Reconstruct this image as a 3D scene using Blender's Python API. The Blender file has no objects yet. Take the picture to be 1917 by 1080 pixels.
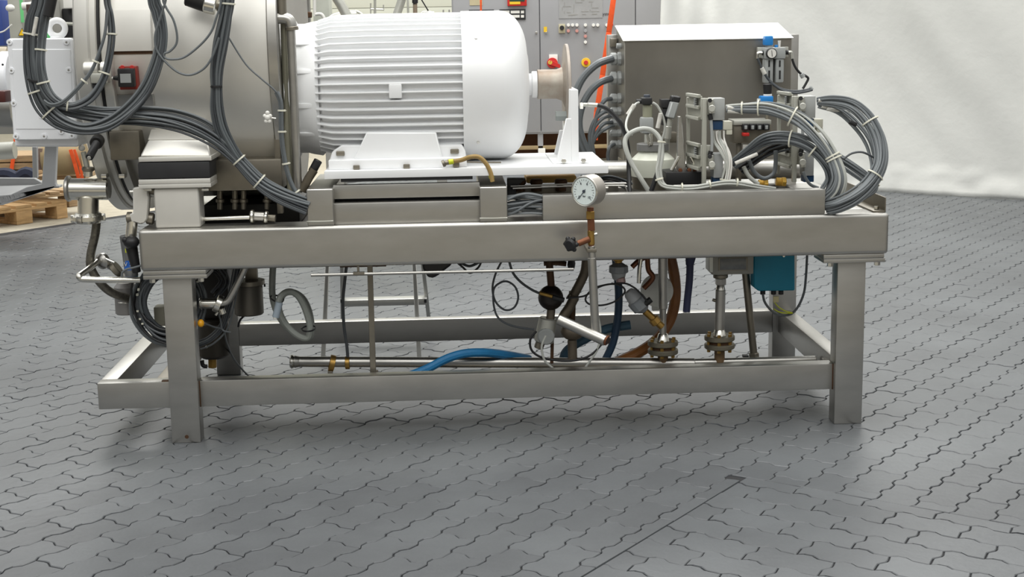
import bpy, bmesh, math, random
from mathutils import Vector, Matrix, noise
random.seed(7)
sc = bpy.context.scene
COL = sc.collection
# ---------------------------------------------------------------- camera
F = 2695.5; CAM = Vector((0.9973, -4.9124, 1.4214)); YAW, PITCH, ROLL = 0.04132, -0.18108, -0.01718
_f = Vector((math.sin(YAW)*math.cos(PITCH), math.cos(YAW)*math.cos(PITCH), math.sin(PITCH)))
_r0 = Vector((math.cos(YAW), -math.sin(YAW), 0)); _u0 = _r0.cross(_f)
RT = math.cos(ROLL)*_r0 + math.sin(ROLL)*_u0; UP = -math.sin(ROLL)*_r0 + math.cos(ROLL)*_u0
cam = bpy.data.cameras.new('camera'); co = bpy.data.objects.new('camera', cam); COL.objects.link(co)
co.matrix_world = Matrix(((RT.x, UP.x, -_f.x, CAM.x), (RT.y, UP.y, -_f.y, CAM.y), (RT.z, UP.z, -_f.z, CAM.z), (0, 0, 0, 1)))
cam.sensor_width = 36; cam.lens = F/1917*36; cam.clip_end = 200
sc.camera = co
# ---------------------------------------------------------------- world, lamps, exposure
w = bpy.data.worlds.new('hall_light'); sc.world = w; w.use_nodes = True
nt = w.node_tree; nt.nodes.clear()
out = nt.nodes.new('ShaderNodeOutputWorld'); bg = nt.nodes.new('ShaderNodeBackground')
tc = nt.nodes.new('ShaderNodeTexCoord'); sx = nt.nodes.new('ShaderNodeSeparateXYZ'); cr = nt.nodes.new('ShaderNodeValToRGB')
mp = nt.nodes.new('ShaderNodeMapRange'); mp.inputs[1].default_value = -1; mp.inputs[2].default_value = 1
nt.links.new(tc.outputs['Generated'], sx.inputs[0]); nt.links.new(sx.outputs[2], mp.inputs[0]); nt.links.new(mp.outputs[0], cr.inputs[0])
cr.color_ramp.elements[0].position = .45; cr.color_ramp.elements[0].color = (.07, .07, .068, 1)
cr.color_ramp.elements[1].position = .80; cr.color_ramp.elements[1].color = (1.15, 1.15, 1.12, 1)
e = cr.color_ramp.elements.new(.56); e.color = (.24, .24, .235, 1)
nt.links.new(cr.outputs[0], bg.inputs[0]); bg.inputs[1].default_value = 1.0; nt.links.new(bg.outputs[0], out.inputs[0])
def area(name, loc, size, power, col=(1, 1, .97)):
    L = bpy.data.lights.new(name, 'AREA'); L.shape = 'RECTANGLE'; L.size, L.size_y = size; L.energy = power; L.color = col
    o = bpy.data.objects.new(name, L); COL.objects.link(o); o.location = loc
    return o
area('overhead_light', (1.2, 0.6, 6.2), (6, 2.5), 300)
area('overhead_light', (1.2, 8.5, 6.5), (9, 3), 760)
front_fill = area('overhead_light', (0.4, -5.2, 5.6), (7, 2.5), 190); front_fill.rotation_euler = (math.radians(28), 0, 0)  # added fill light above the camera side, brightens steel and white fronts
sc.view_settings.view_transform = 'Standard'; sc.view_settings.look = 'None'; sc.view_settings.gamma = 1
sc.view_settings.use_curve_mapping = False; sc.view_settings.exposure = 0.0
# ---------------------------------------------------------------- measuring helpers
def P(u, v, Y):
    d = _f + RT*((u-958.5)/F) - UP*((v-540)/F)
    return CAM + d*((Y-CAM.y)/d.y)
def G(u, v, z=0):
    d = _f + RT*((u-958.5)/F) - UP*((v-540)/F)
    return CAM + d*((z-CAM.z)/d.z)
def S(Y): return 2695.5/(Y+4.95)          # photograph pixels per metre at depth Y
# ---------------------------------------------------------------- materials
def lin(c): return tuple(((x/255)/12.92 if x/255 <= .04045 else ((x/255+.055)/1.055)**2.4) for x in c)
def mat(name, rgb, rough=.5, metal=0, var=.08, scale=6, stretch=(1, 1, 1), bump=0, bscale=60, spec=.5, trans=0, rgb2=None, rvar=0, coat=0):
    m = bpy.data.materials.new(name); m.use_nodes = True; n = m.node_tree.nodes; l = m.node_tree.links
    b = n['Principled BSDF']; b.inputs['Roughness'].default_value = rough; b.inputs['Metallic'].default_value = metal
    b.inputs['Specular IOR Level'].default_value = spec
    if trans: b.inputs['Transmission Weight'].default_value = trans
    if coat: b.inputs['Coat Weight'].default_value = coat
    c = lin(rgb); c2 = lin(rgb2) if rgb2 else tuple(max(0, x*(1-var*2)) for x in c)
    t = n.new('ShaderNodeTexCoord'); mpg = n.new('ShaderNodeMapping'); mpg.inputs['Scale'].default_value = stretch
    nz = n.new('ShaderNodeTexNoise'); nz.inputs['Scale'].default_value = scale; nz.inputs['Detail'].default_value = 5; nz.inputs['Roughness'].default_value = .6
    rp = n.new('ShaderNodeValToRGB'); rp.color_ramp.elements[0].position = .3; rp.color_ramp.elements[1].position = .7
    rp.color_ramp.elements[0].color = (*c2, 1); rp.color_ramp.elements[1].color = (*c, 1)
    l.new(t.outputs['Object'], mpg.inputs[0]); l.new(mpg.outputs[0], nz.inputs[0]); l.new(nz.outputs[0], rp.inputs[0]); l.new(rp.outputs[0], b.inputs['Base Color'])
    if rvar:
        mr = n.new('ShaderNodeMapRange'); mr.inputs[3].default_value = rough-rvar; mr.inputs[4].default_value = rough+rvar
        l.new(nz.outputs[0], mr.inputs[0]); l.new(mr.outputs[0], b.inputs['Roughness'])
    if bump:
        n2 = n.new('ShaderNodeTexNoise'); n2.inputs['Scale'].default_value = bscale; n2.inputs['Detail'].default_value = 3
        l.new(t.outputs['Object'], n2.inputs[0])
        bp = n.new('ShaderNodeBump'); bp.inputs['Strength'].default_value = bump; bp.inputs['Distance'].default_value = .01
        l.new(n2.outputs[0], bp.inputs['Height']); l.new(bp.outputs[0], b.inputs['Normal'])
    return m
STEEL = mat('brushed_steel', (186, 184, 179), .37, 1, var=.07, scale=5, stretch=(1, 1, 3), rvar=.06)
STEELB = mat('bright_steel', (222, 220, 212), .24, 1, var=.05, scale=8, rvar=.05)
STEELD = mat('dull_steel', (140, 134, 122), .42, .85, var=.12, scale=9, rvar=.08)
BLAST = mat('blasted_steel', (226, 224, 218), .5, .75, var=.05, scale=4, rvar=.05)
CAST = mat('grey_cast_steel', (125, 122, 114), .5, .7, var=.08, scale=5)
WHITE = mat('white_paint', (236, 237, 238), .38, 0, var=.02, scale=4)
WHITEG = mat('grey_white_paint', (241, 243, 247), .4, 0, var=.02, scale=4)
BLACK = mat('black_plastic', (28, 28, 30), .45, var=.1)
RUBBER = mat('black_rubber', (42, 42, 44), .6, var=.15, scale=12)
CABLE = mat('grey_cable', (96, 101, 104), .38, var=.08, scale=3)
CABLED = mat('dark_grey_cable', (68, 72, 76), .4, var=.08, scale=3)
CABLEL = mat('light_grey_cable', (176, 178, 172), .4, var=.05, scale=3)
CABLER = mat('mid_grey_cable', (118, 123, 126), .36, var=.08, scale=3)
TIE = mat('cream_cable_tie', (214, 212, 196), .5, var=.04)
GREYP = mat('grey_plastic', (160, 163, 162), .5, var=.04)
ALU = mat('cast_aluminium', (196, 196, 188), .42, .7, var=.06, rvar=.05)
ALUP = mat('painted_aluminium', (172, 172, 162), .5, .25, var=.05)
BLUE = mat('blue_plastic', (28, 128, 205), .4, var=.05)
NAVY = mat('dark_blue_plastic', (22, 62, 100), .4, var=.1)
TEAL = mat('teal_plastic', (22, 138, 168), .5, var=.1, scale=5)
BHOSE = mat('blue_hose_rubber', (38, 124, 178), .5, var=.1, scale=14)
DHOSE = mat('dark_blue_hose_rubber', (34, 62, 88), .5, var=.15, scale=10)
TAN = mat('worn_brown_hose', (172, 142, 84), .55, var=.22, scale=9)
OCHRE = mat('ochre_insulation', (168, 142, 88), .5, var=.1, scale=12)
YELLOW = mat('yellow_plastic', (232, 190, 40), .5, var=.06)
LIME = mat('lime_tape', (204, 212, 40), .5, var=.05)
RED = mat('red_plastic', (196, 40, 34), .45, var=.08)
REDD = mat('dark_red_paint', (150, 44, 30), .5, var=.15)
ORANGE = mat('orange_strap_web', (244, 92, 34), .65, var=.08, scale=20)
BRASS = mat('worn_brass', (176, 140, 74), .4, .8, var=.2, scale=14)
COPPER = mat('tarnished_copper_fitting', (132, 84, 58), .45, .6, var=.2, scale=14)
RUST = mat('rusty_steel', (96, 70, 50), .6, .5, var=.25, scale=14)
SLEEVE = mat('clear_marker_sleeve', (218, 216, 208), .3, var=.05, scale=60, rgb2=(186, 184, 178))
PLASTIC = mat('milky_white_plastic', (208, 210, 196), .35, var=.03)
DIAL = mat('dial_white', (222, 232, 230), .4, var=.02)
WOOD = mat('pallet_wood', (206, 168, 118), .7, var=.16, scale=7, stretch=(1, 8, 8), bump=.2)
WOODD = mat('weathered_pallet_wood', (176, 148, 112), .75, var=.2, scale=6, stretch=(1, 8, 8), bump=.2)
CABG = mat('cabinet_grey_paint', (150, 150, 152), .5, var=.03, scale=3)
GFRAME = mat('grey_machine_paint', (150, 151, 152), .5, var=.05, scale=5)
HOSEG = mat('grey_green_hose', (138, 142, 136), .45, var=.16, scale=10)
BRAID = mat('braided_steel_hose', (126, 122, 112), .4, .8, var=.25, scale=90)
WALLM = mat('wall_paint', (226, 228, 214), .6, var=.02, scale=1)
FARG = mat('far_grey_paint', (146, 144, 138), .6, var=.08, scale=2)
FARW = mat('far_white_paint', (224, 222, 216), .5, var=.03)
GREEN = mat('green_tape', (110, 200, 128), .6, var=.05)
CLOTH = mat('backdrop_fabric', (226, 226, 221), .85, var=.03, scale=2.5, bump=.25, bscale=14)
CARDB = mat('brown_cardboard', (160, 140, 104), .8, var=.12, scale=5)
LADDER = mat('ladder_aluminium', (188, 188, 184), .35, .8, var=.04)
BLUEP = mat('blue_paint_far', (52, 76, 150), .5, var=.05)
CLOTHB = mat('navy_cloth', (34, 40, 62), .8, var=.2)
# floor
def paver_mat():
    m = bpy.data.materials.new('rubber_paver'); m.use_nodes = True; n = m.node_tree.nodes; l = m.node_tree.links; b = n['Principled BSDF']
    g = n.new('ShaderNodeNewGeometry'); z = n.new('ShaderNodeTexNoise'); z.inputs['Scale'].default_value = 1.3; z.inputs['Detail'].default_value = 6; z.inputs['Roughness'].default_value = .6
    z2 = n.new('ShaderNodeTexNoise'); z2.inputs['Scale'].default_value = 160; z2.inputs['Detail'].default_value = 2
    l.new(g.outputs['Position'], z.inputs[0]); l.new(g.outputs['Position'], z2.inputs[0])
    oi = n.new('ShaderNodeObjectInfo'); mx = n.new('ShaderNodeMath'); mx.operation = 'MULTIPLY_ADD'; mx.inputs[1].default_value = .16
    l.new(oi.outputs['Random'], mx.inputs[0]); l.new(z.outputs[0], mx.inputs[2])
    m2 = n.new('ShaderNodeMath'); m2.operation = 'MULTIPLY_ADD'; m2.inputs[1].default_value = .12; l.new(z2.outputs[0], m2.inputs[0]); l.new(mx.outputs[0], m2.inputs[2])
    r = n.new('ShaderNodeValToRGB'); r.color_ramp.elements[0].position = .42; r.color_ramp.elements[1].position = .85
    r.color_ramp.elements[0].color = (*lin((72, 74, 77)), 1); r.color_ramp.elements[1].color = (*lin((94, 97, 100)), 1)
    l.new(m2.outputs[0], r.inputs[0]); l.new(r.outputs[0], b.inputs['Base Color'])
    b.inputs['Roughness'].default_value = .42; b.inputs['Specular IOR Level'].default_value = .65
    bp = n.new('ShaderNodeBump'); bp.inputs['Strength'].default_value = .25; bp.inputs['Distance'].default_value = .004
    z3 = n.new('ShaderNodeTexNoise'); z3.inputs['Scale'].default_value = 35; l.new(g.outputs['Position'], z3.inputs[0])
    l.new(z3.outputs[0], bp.inputs['Height']); l.new(bp.outputs[0], b.inputs['Normal'])
    return m
PAVER = paver_mat()
JOINT = mat('dark_joint', (40, 40, 42), .8, var=.15, scale=20)
SLAB = mat('beige_concrete', (176, 168, 150), .8, var=.1, scale=14, bump=.4, bscale=25)
# ---------------------------------------------------------------- mesh builder
class M:
    def __init__(s): s.v = []; s.f = []
    def add(s, vs, fs):
        k = len(s.v); s.v += [Vector(v) for v in vs]; s.f += [tuple(i+k for i in f) for f in fs]; return s
    def box(s, x0, x1, y0, y1, z0, z1, b=.003, seg=2):
        x0, x1 = sorted((x0, x1)); y0, y1 = sorted((y0, y1)); z0, z1 = sorted((z0, z1))
        bm = bmesh.new(); bmesh.ops.create_cube(bm, size=1)
        for v in bm.verts: v.co = Vector(((x0+x1)/2+v.co.x*(x1-x0), (y0+y1)/2+v.co.y*(y1-y0), (z0+z1)/2+v.co.z*(z1-z0)))
        b = min(b, .45*min(x1-x0, y1-y0, z1-z0))
        if b > 0: bmesh.ops.bevel(bm, geom=list(bm.edges), offset=b, segments=seg, profile=.6, affect='EDGES')
        return s.bmadd(bm)
    def bmadd(s, bm):
        bm.verts.index_update(); s.add([v.co.copy() for v in bm.verts], [[v.index for v in f.verts] for f in bm.faces]); bm.free(); return s
    def obox(s, c, ax, ay, az, sx, sy, sz, b=.002):      # oriented box
        m = M().box(-sx/2, sx/2, -sy/2, sy/2, -sz/2, sz/2, b)
        c = Vector(c); s.add([c+Vector(ax)*v.x+Vector(ay)*v.y+Vector(az)*v.z for v in m.v], m.f); return s
    def prism(s, pts, d, b=.002):                         # pts world loop, extruded by vector d
        bm = bmesh.new(); a = [bm.verts.new(p) for p in pts]; q = [bm.verts.new(Vector(p)+Vector(d)) for p in pts]; n = len(pts)
        bm.faces.new(a); bm.faces.new(q[::-1])
        for i in range(n): bm.faces.new((a[i], q[i], q[(i+1) % n], a[(i+1) % n]))
        bmesh.ops.recalc_face_normals(bm, faces=bm.faces)
        if b: bmesh.ops.bevel(bm, geom=list(bm.edges), offset=b, segments=1, affect='EDGES')
        return s.bmadd(bm)
    def lathe(s, a, d, prof, n=24, cap=True):             # prof: (distance along d, radius)
        a = Vector(a); d = Vector(d).normalized(); t = Vector((0, 0, 1)) if abs(d.z) < .9 else Vector((1, 0, 0))
        e1 = d.cross(t).normalized(); e2 = d.cross(e1); k = len(s.v)
        for (h, r) in prof:
            for i in range(n):
                q = 2*math.pi*i/n; s.v.append(a+d*h+(e1*math.cos(q)+e2*math.sin(q))*r)
        for j in range(len(prof)-1):
            for i in range(n):
                i2 = (i+1) % n; s.f.append((k+j*n+i, k+j*n+i2, k+(j+1)*n+i2, k+(j+1)*n+i))
        if cap:
            s.f.append(tuple(k+i for i in range(n))[::-1]); s.f.append(tuple(k+(len(prof)-1)*n+i for i in range(n)))
        return s
    def cyl(s, a, b, r, r2=None, n=20, e=.12):
        a = Vector(a); b = Vector(b); L = (b-a).length; r2 = r if r2 is None else r2; c = min(r, r2, L)*e
        return s.lathe(a, b-a, [(0, r-c), (c, r), (L-c, r2), (L, r2-c)], n)
    def ring(s, c, d, R, r, n=24, m=8):
        c = Vector(c); d = Vector(d).normalized(); t = Vector((0, 0, 1)) if abs(d.z) < .9 else Vector((1, 0, 0))
        e1 = d.cross(t).normalized(); e2 = d.cross(e1); k = len(s.v)
        for i in range(n):
            q = 2*math.pi*i/n; rad = e1*math.cos(q)+e2*math.sin(q)
            for j in range(m):
                p = 2*math.pi*j/m; s.v.append(c+rad*(R+r*math.cos(p))+d*(r*math.sin(p)))
        for i in range(n):
            for j in range(m): s.f.append((k+i*m+j, k+i*m+(j+1) % m, k+((i+1) % n)*m+(j+1) % m, k+((i+1) % n)*m+j))
        return s
    def tube(s, pts, r, n=8, sub=5, closed=False):
        pts = [Vector(p) for p in pts]
        c = smooth(pts, sub) if sub > 1 and len(pts) > 2 else pts
        rr = r if isinstance(r, (list, tuple)) else None
        k = len(s.v); N = len(c); prev = None
        for i, p in enumerate(c):
            T = (c[min(i+1, N-1)]-c[max(i-1, 0)]).normalized()
            if prev is None: e1 = T.cross(Vector((0, 1, 0)) if abs(T.y) < .9 else Vector((1, 0, 0))).normalized()
            else: e1 = (prev-T*prev.dot(T)).normalized()
            prev = e1; e2 = T.cross(e1)
            q = r if rr is None else rr[min(len(rr)-1, int(i/(N-1)*(len(rr)-1)+.5))]
            for j in range(n):
                g = 2*math.pi*j/n; s.v.append(p+(e1*math.cos(g)+e2*math.sin(g))*q)
        for i in range(N-1):
            for j in range(n): s.f.append((k+i*n+j, k+i*n+(j+1) % n, k+(i+1)*n+(j+1) % n, k+(i+1)*n+j))
        s.f.append(tuple(k+j for j in range(n))[::-1]); s.f.append(tuple(k+(N-1)*n+j for j in range(n)))
        return s
    def ball(s, c, r, sc_=(1, 1, 1), n=16):
        bm = bmesh.new(); bmesh.ops.create_uvsphere(bm, u_segments=n, v_segments=max(6, n//2+2), radius=r)
        for v in bm.verts: v.co = Vector(c)+Vector((v.co.x*sc_[0], v.co.y*sc_[1], v.co.z*sc_[2]))
        return s.bmadd(bm)
def smooth(p, sub):
    o = []; n = len(p)
    for i in range(n-1):
        a, b, c, d = p[max(i-1, 0)], p[i], p[i+1], p[min(i+2, n-1)]
        for k in range(sub):
            t = k/sub; o.append(.5*((2*b)+(c-a)*t+(2*a-5*b+4*c-d)*t*t+(-a+3*b-3*c+d)*t**3))
    o.append(p[-1]); return o
WL = {}
def part(name, m, material, parent=None, label=None, kind=None, ang=35):
    me = bpy.data.meshes.new(name)
    lo = Vector((min(v.x for v in m.v), min(v.y for v in m.v), min(v.z for v in m.v))); hi = Vector((max(v.x for v in m.v), max(v.y for v in m.v), max(v.z for v in m.v)))
    c = (lo+hi)/2
    me.from_pydata([v-c for v in m.v], [], m.f); me.materials.append(material)
    me.polygons.foreach_set('use_smooth', [True]*len(me.polygons)); me.set_sharp_from_angle(angle=math.radians(ang)); me.update()
    o = bpy.data.objects.new(name, me); COL.objects.link(o); WL[o.name] = c.copy()
    if parent: o.parent = parent; o.location = c-WL[parent.name]
    else: o.location = c
    if label: o['label'] = label
    if kind: o['kind'] = kind
    return o
def tag(o, label, cat, group=None):
    o['label'] = label; o['category'] = cat
    if group: o['group'] = group
    return o
def thing(name, label, cat, loc, group=None):
    o = bpy.data.objects.new(name, None); COL.objects.link(o); o.location = loc; o.empty_display_size = .05; WL[o.name] = Vector(loc)
    return tag(o, label, cat, group)
def dup(o, off, parent=None, rot=None):
    c = o.copy(); COL.objects.link(c); WL[c.name] = WL[o.name]+Vector(off)
    if parent: c.parent = parent
    c.location = Vector(o.location)+Vector(off); return c
# pixel-measured shapes (each with its own depth Y and thickness D)
def bx(m, u0, v0, u1, v1, Y, D, b=.003, seg=2):
    um, vm = (u0+u1)/2, (v0+v1)/2
    return m.box(P(u0, vm, Y).x, P(u1, vm, Y).x, Y, Y+D, P(um, v1, Y).z, P(um, v0, Y).z, b, seg)
def pl(m, pts, Y, D, b=.002): return m.prism([P(u, v, Y) for u, v in pts], (0, D, 0), b)
def cy(m, u0, v0, u1, v1, Y, rp, rp2=None, Y2=None, n=18, e=.12):
    Y2 = Y if Y2 is None else Y2
    return m.cyl(P(u0, v0, Y), P(u1, v1, Y2), rp/S(Y), None if rp2 is None else rp2/S(Y), n, e)
def tb(m, pts, rp, Y=0, n=8, sub=5):
    w_ = [P(*(p if len(p) == 3 else (p[0], p[1], Y))) for p in pts]
    return m.tube(w_, rp/S(Y), n, sub)
def hexbolt(m, u, v, Y, rp, h=.012):
    p = P(u, v, Y); return m.cyl(p, p+Vector((0, -h, 0)), rp/S(Y), n=6, e=.1)
def bundle(name, label, cat, path, n, spread, rp, Y, material=None, ties=(), group=None, mats=None, tmat=None, seed=1, flat=.6, part_name='cable'):
    rnd = random.Random(seed); w_ = [P(*(p[:3] if len(p) >= 3 else (p[0], p[1], Y))) for p in path]
    t = thing(name, label, cat, w_[0], group); cs = smooth(w_, 7); N = len(cs); s = S(Y)
    sp = [(p[3] if len(p) > 3 else spread) for p in path]
    def spat(k): q = k/(N-1)*(len(sp)-1); i = min(int(q), len(sp)-2); return (sp[i]+(sp[i+1]-sp[i])*(q-i))/s
    T = [(cs[min(i+1, N-1)]-cs[max(i-1, 0)]).normalized() for i in range(N)]
    for c in range(n):
        ga = 2.399*c; rr = math.sqrt((c+.5)/n); ph = rnd.uniform(-1.2, 1.2); tw = rnd.uniform(-1.4, 1.4); o = []
        for i in range(0, N, 2 if N > 40 else 1):
            q = i/(N-1); a = ga+tw*math.sin(q*2.6+ph); n1 = T[i].cross(Vector((0, 1, 0)))
            if n1.length < .2: n1 = T[i].cross(Vector((1, 0, 0)))
            n1.normalize(); o.append(cs[i]+(n1*math.cos(a)*rr*1.25+Vector((0, 1, 0))*math.sin(a)*rr*flat)*spat(i))
        mm = mats[c % len(mats)] if mats else (material or CABLE)
        part(part_name, M().tube(o, rp/s*rnd.uniform(.8, .98), 8, 2), mm, t)
    for q in ties:
        i = int(q*(N-1)); part('cable_tie', M().add(*tie(cs[i], T[i], spat(i)*1.12+rp/s*1.1, (spat(i)*flat+rp/s*1.15), 1.6/s)), tmat or TIE, t)
    return t
def tie(c, T, ra, rb, w_):
    n1 = T.cross(Vector((0, 1, 0)))
    if n1.length < .2: n1 = T.cross(Vector((1, 0, 0)))
    n1.normalize(); n2 = n1.cross(T); v = []; f = []; k = 18
    for i in range(k):
        a = 2*math.pi*i/k
        for (dr, dt) in ((0, -w_), (.0012, -w_*.8), (.0012, w_*.8), (0, w_)):
            v.append(c+n1*math.cos(a)*(ra+dr)+n2*math.sin(a)*(rb+dr)+T*dt)
    for i in range(k):
        j = (i+1) % k
        for q in range(4): f.append((i*4+q, j*4+q, j*4+(q+1) % 4, i*4+(q+1) % 4))
    # tie head and cut tail
    m = M().add(v, f); h = c+n1*ra
    m.obox(h, n1, T, n2, .004, w_*2.4, .005, .001); m.obox(h+n1*.003, n1, T, n2, .004, w_*1.0, .0015, 0)
    return m.v, m.f
def text(s, c, size, parent, material, name='lettering', rot=None, depth=.0006):
    cu = bpy.data.curves.new(name, 'FONT'); cu.body = s; cu.size = size; cu.extrude = depth; cu.align_x = 'CENTER'; cu.align_y = 'CENTER'
    o = bpy.data.objects.new(name, cu); me = bpy.data.meshes.new_from_object(o); bpy.data.objects.remove(o); bpy.data.curves.remove(cu)
    me.materials.append(material); o = bpy.data.objects.new(name, me); COL.objects.link(o)
    o.rotation_euler = rot or (math.pi/2, 0, 0); WL[o.name] = Vector(c); o.parent = parent; o.location = Vector(c)-WL[parent.name]
    return o
#==SETTING==
# ================================================================ SETTING
UA = Vector((.604, .797)).normalized(); UB = Vector((UA.y, -UA.x))
LA = .2177; LB = .1166; HALF = -.1067
def st(o): o['kind'] = 'structure'; return o
fl = st(part('floor', M().box(-12, 14, -12, 18, -.09, -.012, 0), SLAB))
# joints base of the black paving (a quadrilateral bounded by mat edge and backdrop line)
E0 = Vector((-1.9, 6.05)); CA = Vector((4.55, 6.94)); CD = Vector((.773, -.635)).normalized()
def inter(p, d, q, e):
    t = ((q.x-p.x)*e.y-(q.y-p.y)*e.x)/(d.x*e.y-d.y*e.x); return p+d*t
K1 = inter(E0, UA, CA, CD); q1 = E0-UA*11
base = M().prism([(q1.x, q1.y, -.010), (q1.x+14, q1.y, -.010), (12, 0, -.010), ((CA+CD*8).x, (CA+CD*8).y+.4, -.010), (K1.x+.2, K1.y+.35, -.010)], (0, 0, .004), 0)
fm = st(part('floor', base, JOINT)); FM = fm
# zigzag paver outline in (row, cross) coordinates
def wv(t):
    t = (t+.004) % (LA/2)
    xs = [0, .020, .046, .068, .1089]; ys = [0.000, -.0145, -.0145, 0, 0]
    for i in range(4):
        if t <= xs[i+1]: return ys[i]+(ys[i+1]-ys[i])*(t-xs[i])/(xs[i+1]-xs[i])
    return 0
ts = sorted(set([0, LA]+[k*LA/2+x-.004 for k in range(3) for x in (0, .020, .046, .068) if 0 < k*LA/2+x-.004 < LA]))
top = [(t, wv(t)) for t in ts]
sh = [(.007, .029), (.007, .043), (-.007, .070), (-.004, .09)]
end = [(a, b+wv(0)*(1-b/LB)+wv(0)*b/LB) for a, b in sh]
OUT = top+[(a+LA, b) for a, b in end]+[(t, y+LB) for t, y in top[::-1]]+[(a, b) for a, b in end[::-1]]
cxy = (LA/2, LB/2-.006)
OUT = [(cxy[0]+(a-cxy[0])*(1-.0042/LA), cxy[1]+(b-cxy[1])*(1-.0042/LB)) for a, b in OUT]
def clip(poly, ax, lim, keep_less):
    o = []; n = len(poly)
    for i in range(n):
        p, q = poly[i], poly[(i+1) % n]; ip = (p[ax] < lim) == keep_less; iq = (q[ax] < lim) == keep_less
        if ip: o.append(p)
        if ip != iq:
            t = (lim-p[ax])/(q[ax]-p[ax]); o.append((p[0]+(q[0]-p[0])*t, p[1]+(q[1]-p[1])*t))
    return o
def slab(m, poly, dz=(0, 0, 0), h=.011):
    # poly in (a,b) ground coords -> chamfered tile; 3 rings
    n = len(poly)
    if n < 3: return
    ar = sum(poly[i][0]*poly[(i+1) % n][1]-poly[(i+1) % n][0]*poly[i][1] for i in range(n))/2
    if abs(ar) < .0004: return
    ca = sum(p[0] for p in poly)/n; cb = sum(p[1] for p in poly)/n; k = len(m.v)
    for (inset, z) in ((0, -h), (0, -.0022), (.0022, 0)):
        for a, b in poly:
            d = math.hypot(a-ca, b-cb) or 1; q = 1-inset/d; a2 = ca+(a-ca)*q; b2 = cb+(b-cb)*q
            zz = z+dz[0]+dz[1]*(a2-ca)+dz[2]*(b2-cb)
            m.v.append(Vector((UA.x*a2+UB.x*b2, UA.y*a2+UB.y*b2, zz)))
    for r in range(2):
        for i in range(n): j = (i+1) % n; m.f.append((k+r*n+i, k+r*n+j, k+(r+1)*n+j, k+(r+1)*n+i))
    m.f.append(tuple(k+2*n+i for i in range(n)))
def ab(x, y): return (UA.x*x+UA.y*y, UB.x*x+UB.y*y)
A0 = ab(-.217, -.793); C0 = ab(1.9108, -.5698); E_b = ab(E0.x, E0.y)[1]
CUB = ab(CA.x, CA.y)[0]    # curtain line is (almost) constant row coordinate
pr = random.Random(3); tiles = []
def inview(x, y):
    d = Vector((x, y, 0))-CAM; z = d.dot(_f)
    if z < .5: return None
    u = 958.5+F*d.dot(RT)/z; v = 540-F*d.dot(UP)/z
    if -420 < u < 2420 and v < 1400: return z
    return None
for j in range(-60, 95):
    for i in range(-60, 75):
        a = A0[0]+i*LA-(j % 2)*LA/2; b = A0[1]+j*LB; ca, cb = a+LA/2, b+LB/2
        if b < E_b+.01: continue
        x, y = UA.x*ca+UB.x*cb, UA.y*ca+UB.y*cb
        if (y-CA.y)*CD.x-(x-CA.x)*CD.y > .25: continue
        z = inview(x, y)
        if z is None: continue
        inp = ca < C0[0] and cb > C0[1]
        poly = [(p+a, q+b) for p, q in OUT]
        if inp:
            if a+LA+.02 > C0[0] and ca <= C0[0]: poly = clip(poly, 0, C0[0]+.002, False)
            elif b-.03 < C0[1]: poly = clip(poly, 1, C0[1]-.002, True)
            else: poly = []
            full = False
        else:
            full = True
            if cb > C0[1] and a-.03 < C0[0]: poly = clip(poly, 0, C0[0]+.002, False); full = False
            elif cb <= C0[1] and b+LB+.03 > C0[1] and ca < C0[0]+.02: poly = clip(poly, 1, C0[1]-.002, True); full = False
        tiles.append((z, full, a, b, poly))
        if inp and a < C0[0] < a+LA and b-.02 < C0[1] < b+LB:
            tiles.append((z, False, a, b, clip(clip([(p+a, q+b) for p, q in OUT], 0, C0[0]-.001, True), 1, C0[1]-.002, True)))
# the patch of pavers laid the other way round, beyond the seam
for j in range(-2, 40):
    for i in range(-2, 30):
        b = C0[1]+i*LA-(j % 2)*LA/2-.03; a = C0[0]-LB-j*LB+.04
        poly = [(a+LB-q, b+p) for p, q in OUT]
        ca, cb = a+LB/2, b+LA/2; x, y = UA.x*ca+UB.x*cb, UA.y*ca+UB.y*cb; z = inview(x, y)
        if z is None: continue
        poly = clip(clip(poly, 0, C0[0]-.002, True), 1, C0[1]+.001, False)
        tiles.append((z, False, a, b, poly))
tiles.sort(key=lambda t: t[0])
proto = M(); slab(proto, OUT); far = M(); cnt = 0
pm = bpy.data.meshes.new('paver'); pm.from_pydata([v for v in proto.v], [], proto.f); pm.materials.append(PAVER)
pm.polygons.foreach_set('use_smooth', [True]*len(pm.polygons)); pm.set_sharp_from_angle(angle=.5)
for z, full, a, b, poly in tiles:
    if len(poly) < 3: continue
    dz = (pr.uniform(-.0012, .0008), pr.uniform(-.006, .006), pr.uniform(-.009, .009))
    if cnt < 300:
        if full:
            o = bpy.data.objects.new('paver', pm); COL.objects.link(o); o.parent = FM
            o.location = Vector((UA.x*a+UB.x*b, UA.y*a+UB.y*b, dz[0]))-WL[FM.name]; o.rotation_euler = (dz[1]*.6, dz[2]*.6, 0); cnt += 1
        else:
            m = M(); slab(m, poly, dz)
            if m.v: part('paver', m, PAVER, FM, ang=28); cnt += 1
    else: slab(far, poly, dz)
part('paver', far, PAVER, FM, kind='stuff', ang=28)
# ---- far wall with horizontal panel seams
wb = st(part('wall_back', M().box(-12, 14, 17, 17.2, 0, 6, 0), WALLM))
for k in range(18):
    z0 = .06+k*.235
    part('wall_panel', M().box(-8, 8, 16.96, 17.0, z0, z0+.229, .006), WALLM, wb)
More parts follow.
